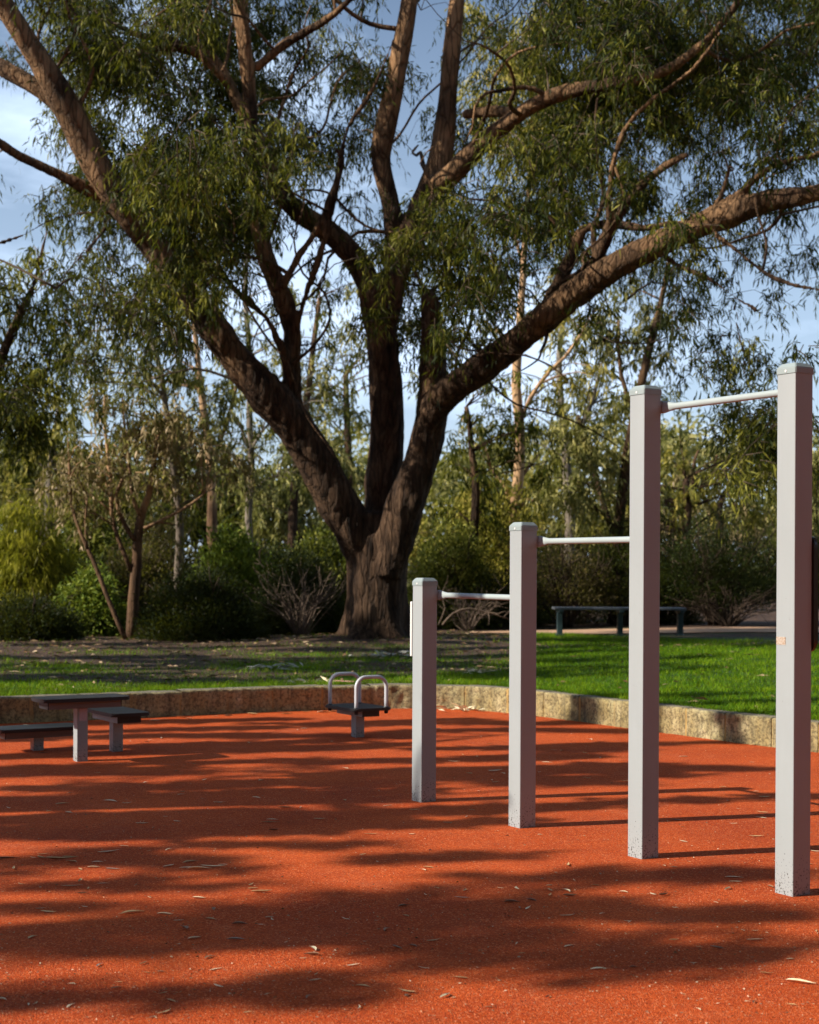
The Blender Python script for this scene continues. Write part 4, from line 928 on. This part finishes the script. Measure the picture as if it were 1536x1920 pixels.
def sky_block_tree(label, x, y, zc, rx, ry, rz, n, off=(0, 0)):  # unseen tree, added so its crown cuts sky fill on the court
    t = empty('gum_tree', (x, y, 0), 0, label, 'tree', 'unseen gum trees added around the court to block sky light')
    tb_ = Tubes(); k = 7
    for i in range(k):
        a_ = i*2*math.pi/k; e = np.array([off[0]+math.cos(a_)*rx*.6, off[1]+math.sin(a_)*ry*.6, zc+rng.uniform(-.2, .4)*rz])
        p, r = spline([[0, 0, -.1], [off[0]*.1, off[1]*.1, zc*.45], [off[0]*.5+e[0]*.2, off[1]*.5+e[1]*.2, zc*.8], e], [.34, .26, .14, .03], .5, .3); tb_.add(p, r, 10, .05)
    link('trunk', tb_.mesh('trunk'), M['bark'], t)
    q = unit(rng.normal(size=(n//20, 3)))*rng.random((n//20, 1))**.45*np.array([rx, ry, rz])+np.array([off[0], off[1], zc])
    B = np.repeat(q, 20, 0)+rng.normal(size=(n//20*20, 3))*.28
    link('crown', leaves_mesh('crown', B, rng.normal(size=B.shape)+np.array([0, 0, -.6]), rng.uniform(.2, .4, len(B)), rng.uniform(.06, .11, len(B)), rng.random(len(B))), M['gum'], t)
sky_block_tree('unseen spreading gum tree added right of the frame, its crown blocking sky over the court', 8.5, 1.0, 9.3, 7.0, 7.8, 2.3, 46000, (-3.5, -1))
sky_block_tree('unseen tall gum tree added left of the camera, its high crown blocking sky over the court', -8.5, -6.0, 12.6, 5.5, 7.5, 2.0, 26000, (3.0, 6.5))
sky_block_tree('unseen gum tree added behind the camera to block sky light', -1.5, -8.0, 7.5, 6.5, 4.5, 4.0, 30000)
sky_block_tree('second unseen gum tree added behind the camera, to the right, to block sky light', 9.0, -9.0, 6.5, 6, 4.5, 4.5, 24000)
sky_block_tree('unseen gum tree added right of the frame beside the lawn to block sky light', 10.5, 10.5, 7.5, 4.6, 5.0, 4.2, 24000)
sky_block_tree('unseen gum tree added right of the frame beyond the bench to block sky light', 16, 22, 7.0, 5, 6, 5, 20000)
sky_block_tree('unseen low gum tree added far left of the court to block sky light', -25, 2, 4.2, 3.5, 8, 3.6, 20000)
sky_block_tree('unseen low gum tree added far left beyond the lawn to block sky light', -23, 17, 4.5, 4, 7, 3.8, 18000)
sky_block_tree('unseen gum tree added far behind on the left to block sky light', -15, -14, 5, 6, 5, 4.5, 18000)

# ------------------------------------------------------------------ dry leaves on the red ground
def leaf_mesh(name, L_, W_, curl, bend, fold):
    bm = bmesh.new(); n_ = 9; rows_ = []
    for i in range(n_):
        t = i/(n_-1); w_ = W_*.5*(math.sin(math.pi*min(1, t*1.02+.02))**.75)*(1-.35*t)
        if i == 0 or i == n_-1: w_ = .0008
        x = L_*(t-.5); y = bend*L_*(t*t-t)*1.6; z = curl*L_*(2*t-1)**2*.5+.0015
        rows_.append([bm.verts.new((x, y-w_, z+fold*w_)), bm.verts.new((x, y, z)), bm.verts.new((x, y+w_, z+fold*w_))])
    for i in range(n_-1):
        for j in (0, 1): bm.faces.new((rows_[i][j], rows_[i+1][j], rows_[i+1][j+1], rows_[i][j+1]))
    me = bpy.data.meshes.new(name); bm.to_mesh(me); bm.free(); me.shade_smooth(); return me
kinds = {'pale': ('litter_pale', 'slender pale cream dry leaf lying on the red rubber ground'), 'tan': ('litter_tan', 'slender tan dry leaf lying on the red rubber ground'),
         'brown': ('litter_brown', 'small dark brown curled leaf lying on the red rubber ground'), 'grey': ('litter_grey', 'greyish green dry leaf lying on the red rubber ground')}
LM = {}
for kk, (mn, _) in kinds.items():
    LM[kk] = []
    for i in range(5):
        me = leaf_mesh('fallen_leaf', .115 if kk != 'brown' else .08, random.uniform(.018, .027), random.uniform(.0, .16), random.uniform(-.35, .35), random.uniform(.2, 1.1)); me.materials.append(M[mn]); LM[kk].append(me)
def put_leaf(px, py, ln, ang, kk, label=None):
    g_ = G(px, py); L_ = max(.03, ln*g_.y/F); me = random.choice(LM[kk])
    o = bpy.data.objects.new('fallen_leaf', me); C.objects.link(o); o.location = (g_.x, g_.y, .002)
    s_ = L_/(.115 if kk != 'brown' else .08); s_ = min(s_, 1.9); o.scale = (s_, min(s_, 1.25)*random.uniform(.8, 1.2), min(s_, 1.2))
    o.rotation_euler = (random.uniform(-.1, .1), 0, ang)
    tag(o, label or kinds[kk][1], 'leaf', None if label else kk+' dry leaves on the red ground')
z4 = [(230, 55, 60, 15, 'tan'), (405, 45, 65, -10, 'pale'), (182, 82, 30, 20, 'tan'), (255, 87, 36, -10, 'pale'), (670, 20, 36, 15, 'pale'), (945, 32, 45, -15, 'pale'), (1058, 70, 68, 3, 'brown'), (525, 127, 52, 5, 'pale'), (655, 119, 36, -10, 'pale'),
      (1005, 113, 48, -3, 'pale'), (998, 124, 70, 0, 'tan'), (1372, 166, 60, 2, 'tan'), (1430, 167, 16, 30, 'tan'), (1520, 167, 22, 0, 'pale'), (400, 234, 90, 15, 'pale'), (550, 228, 28, 25, 'tan'), (465, 198, 18, 20, 'pale'), (360, 270, 44, 2, 'pale'),
      (20, 258, 110, 8, 'brown'), (418, 295, 60, -3, 'grey'), (622, 284, 60, 22, 'pale'), (705, 270, 70, 14, 'tan'), (400, 332, 26, 35, 'tan'), (80, 351, 40, -15, 'tan'), (265, 360, 80, 6, 'pale'), (735, 403, 54, -3, 'pale'),
      (965, 381, 85, 8, 'tan'), (1282, 210, 14, 40, 'grey'), (1340, 243, 40, 20, 'tan'), (1395, 268, 26, 80, 'pale'), (150, 442, 42, 12, 'pale'), (178, 456, 66, -5, 'tan'), (490, 458, 96, 12, 'tan'), (610, 463, 64, -3, 'pale'), (778, 481, 50, -10, 'tan'), (885, 500, 60, 0, 'brown'),
      (122, 548, 58, 35, 'tan'), (718, 551, 56, 14, 'pale'), (872, 557, 66, 0, 'grey'), (1058, 566, 26, 25, 'pale'), (370, 652, 54, 45, 'grey'), (1120, 626, 24, 5, 'pale'), (1168, 685, 38, 40, 'tan'), (1340, 730, 66, -8, 'tan'), (1510, 762, 40, 28, 'brown'),
      (128, 792, 44, 50, 'tan'), (103, 797, 18, 80, 'pale'), (565, 843, 28, 30, 'brown'), (990, 758, 16, 20, 'tan'), (440, 714, 24, 0, 'tan'), (965, 502, 18, 0, 'pale'), (545, 679, 20, 0, 'tan'), (610, 102, 14, 0, 'pale'), (118, 148, 12, 0, 'tan'), (145, 184, 14, 60, 'brown')]
for X, Y, ln, an, kk in z4: put_leaf(X/1.969, 1480+Y/1.969, ln/1.969, R(an)*2.5 if abs(an) < 30 else R(an+30), kk)
z3 = [(215, 55, 44, 0, 'pale'), (365, 90, 70, 15, 'pale'), (392, 98, 30, -25, 'pale'), (550, 58, 40, -5, 'pale'), (525, 93, 22, 40, 'pale'), (366, 130, 34, 12, 'tan'), (195, 277, 44, 0, 'tan'), (72, 229, 44, 8, 'tan'), (65, 317, 18, 0, 'pale'), (128, 376, 26, 25, 'brown'),
      (527, 320, 20, 0, 'pale'), (1022, 267, 50, -8, 'grey'), (1308, 327, 58, 3, 'tan'), (1335, 238, 46, -10, 'tan'), (1150, 87, 16, 20, 'tan'), (1295, 57, 20, 0, 'pale'), (1245, 226, 16, 0, 'pale'), (1355, 207, 18, 20, 'pale'), (154, 514, 20, 120, 'tan'), (384, 514, 30, -12, 'pale'),
      (245, 548, 62, -5, 'grey'), (560, 504, 30, 10, 'pale'), (425, 565, 60, 0, 'brown'), (635, 541, 56, 5, 'brown'), (1016, 584, 22, -30, 'pale'), (1230, 475, 70, -3, 'pale'), (1235, 490, 50, 0, 'pale'), (953, 605, 28, 35, 'tan'), (850, 637, 16, 25, 'pale'), (1262, 665, 28, 110, 'pale'), (1305, 668, 34, 0, 'pale'),
      (140, 705, 62, 32, 'tan'), (738, 722, 36, 110, 'tan'), (1345, 823, 50, -5, 'tan'), (48, 902, 40, 25, 'brown'), (1303, 927, 18, 60, 'brown'), (552, 908, 12, 60, 'brown'), (463, 750, 14, 0, 'tan'), (1102, 725, 18, 0, 'tan'), (1525, 380, 40, -6, 'pale'), (1508, 427, 18, 0, 'pale'), (1190, 148, 34, -8, 'tan')]
for X, Y, ln, an, kk in z3: put_leaf(740+X/1.93, 1400+Y/1.93, ln/1.93, R(an)*2.5 if abs(an) < 30 else R(an), kk)
put_leaf(740+1470/1.93, 1400+856/1.93, 58, R(-25), 'pale', 'long pale curved leaf on bright red ground at the lower right corner')
for (X, Y, ln, an) in ((695, 292, 70, 8), (735, 297, 96, 6), (790, 287, 100, 8), (820, 280, 40, 40)): put_leaf(X/1.969, 1480+Y/1.969, ln/1.969, R(an), 'pale')
for (X, Y, ln, an) in ((160, 240, 50, 30), (155, 255, 60, -40), (215, 260, 100, 5), (260, 253, 60, 5)): put_leaf(X/1.969, 1480+Y/1.969, ln/1.969, R(an), 'tan')
for _ in range(165):
    px, py = rng.uniform(0, 1536), 1350+rng.random()**1.3*560
    if G(px, py).y > yw(G(px, py).x)-.15: continue
    put_leaf(px, py, rng.uniform(7, 20)*(1+(py-1350)/500), rng.uniform(0, math.pi), random.choice(['pale', 'pale', 'tan', 'tan', 'brown']))
for _ in range(42):
    x_ = rng.uniform(-3.4, 3.1); y_ = float(yw(x_))-rng.uniform(.03, .35)**1.3; v_ = Vector((x_, y_, 0)); px = CX+x_/y_*F; py = CY+EYE/y_*F
    put_leaf(px, py, rng.uniform(10, 26), rng.uniform(-.5, .5), random.choice(['pale', 'tan', 'tan', 'brown']))
# crumbs and seeds too small to count
N = 3200
py = 1345+rng.random(N)**.8*575; px = rng.uniform(0, 1536, N)
Bp = np.array([G(a_, b_) for a_, b_ in zip(px, py)]); k = Bp[:, 1] < yw(Bp[:, 0])-.05; Bp = Bp[k]; N = len(Bp); Bp[:, 2] = .003
an = rng.uniform(0, 6.28, N); D = np.stack([np.cos(an), np.sin(an), rng.uniform(0, .3, N)], -1)
tag(link('crumbs', leaves_mesh('crumbs', Bp, D, rng.uniform(.004, .016, N), rng.uniform(.002, .006, N), rng.random(N)), m_leaf('crumb', (.06, .03, .02), (.45, .30, .18), (.7, .6, .45), .1)),
    'tiny seeds and leaf crumbs sprinkled over the red rubber ground', 'leaf crumbs', kind='stuff')
# leaf and bark pile at the wall foot and on the lawn edge
def sprig(label, px, py, z, n_, mk, size=.12, group=None, spread=.12, name='dry_leaf_pile'):
    g_ = G(px, py, z); N = n_; B = np.zeros((N, 3)); B[:, :2] = rng.normal(size=(N, 2))*np.array([spread*1.6, spread*.6]); B[:, 2] = rng.uniform(.004, .03, N); an = rng.uniform(0, 6.28, N)
    D = np.stack([np.cos(an), np.sin(an)*.6, rng.uniform(-.02, .5, N)], -1)
    o = link(name, leaves_mesh(name, B, D, size*rng.uniform(.6, 1.4, N), .022*rng.uniform(.7, 1.5, N), rng.random(N)), M[mk]); o.location = g_
    tag(o, label, 'leaf pile', group)
sprig('pale dry bark and leaves piled at the wall foot right of the shortest post', 890, 1332, .0, 46, 'litter_pale', .11, spread=.16)
sprig('pale dry leaves on the lawn edge left of the two handles', 585, 1283, .22, 26, 'litter_pale', .11)
sprig('grey green leaf sprig lying on the lawn left of the shortest post', 718, 1232, .28, 30, 'litter_grey', .14)
sprig('grey green leaf sprig lying near the foot of the shortest sign plate', 756, 1228, .28, 24, 'litter_grey', .12)
sprig('pale leaf sprig on the lawn above the middle of the wall', 515, 1255, .24, 24, 'litter_grey', .13)
sprig('pale dry leaves on the lawn between the two shortest posts', 895, 1262, .24, 20, 'litter_pale', .12)
bm = bmesh.new(); a_, b_ = G(634, 1274, .24), G(657, 1283, .24); box(bm, -.12, .12, -.012, .012, .0, .012, .003)
o = obj('bark_strip', bm, M['pink_leaf'], loc=(a_+b_)/2); o.rotation_euler.z = R(-30)
tag(o, 'pinkish strip of bark lying on the lawn edge behind the handles', 'bark strip')
print('bg leaves', NL)
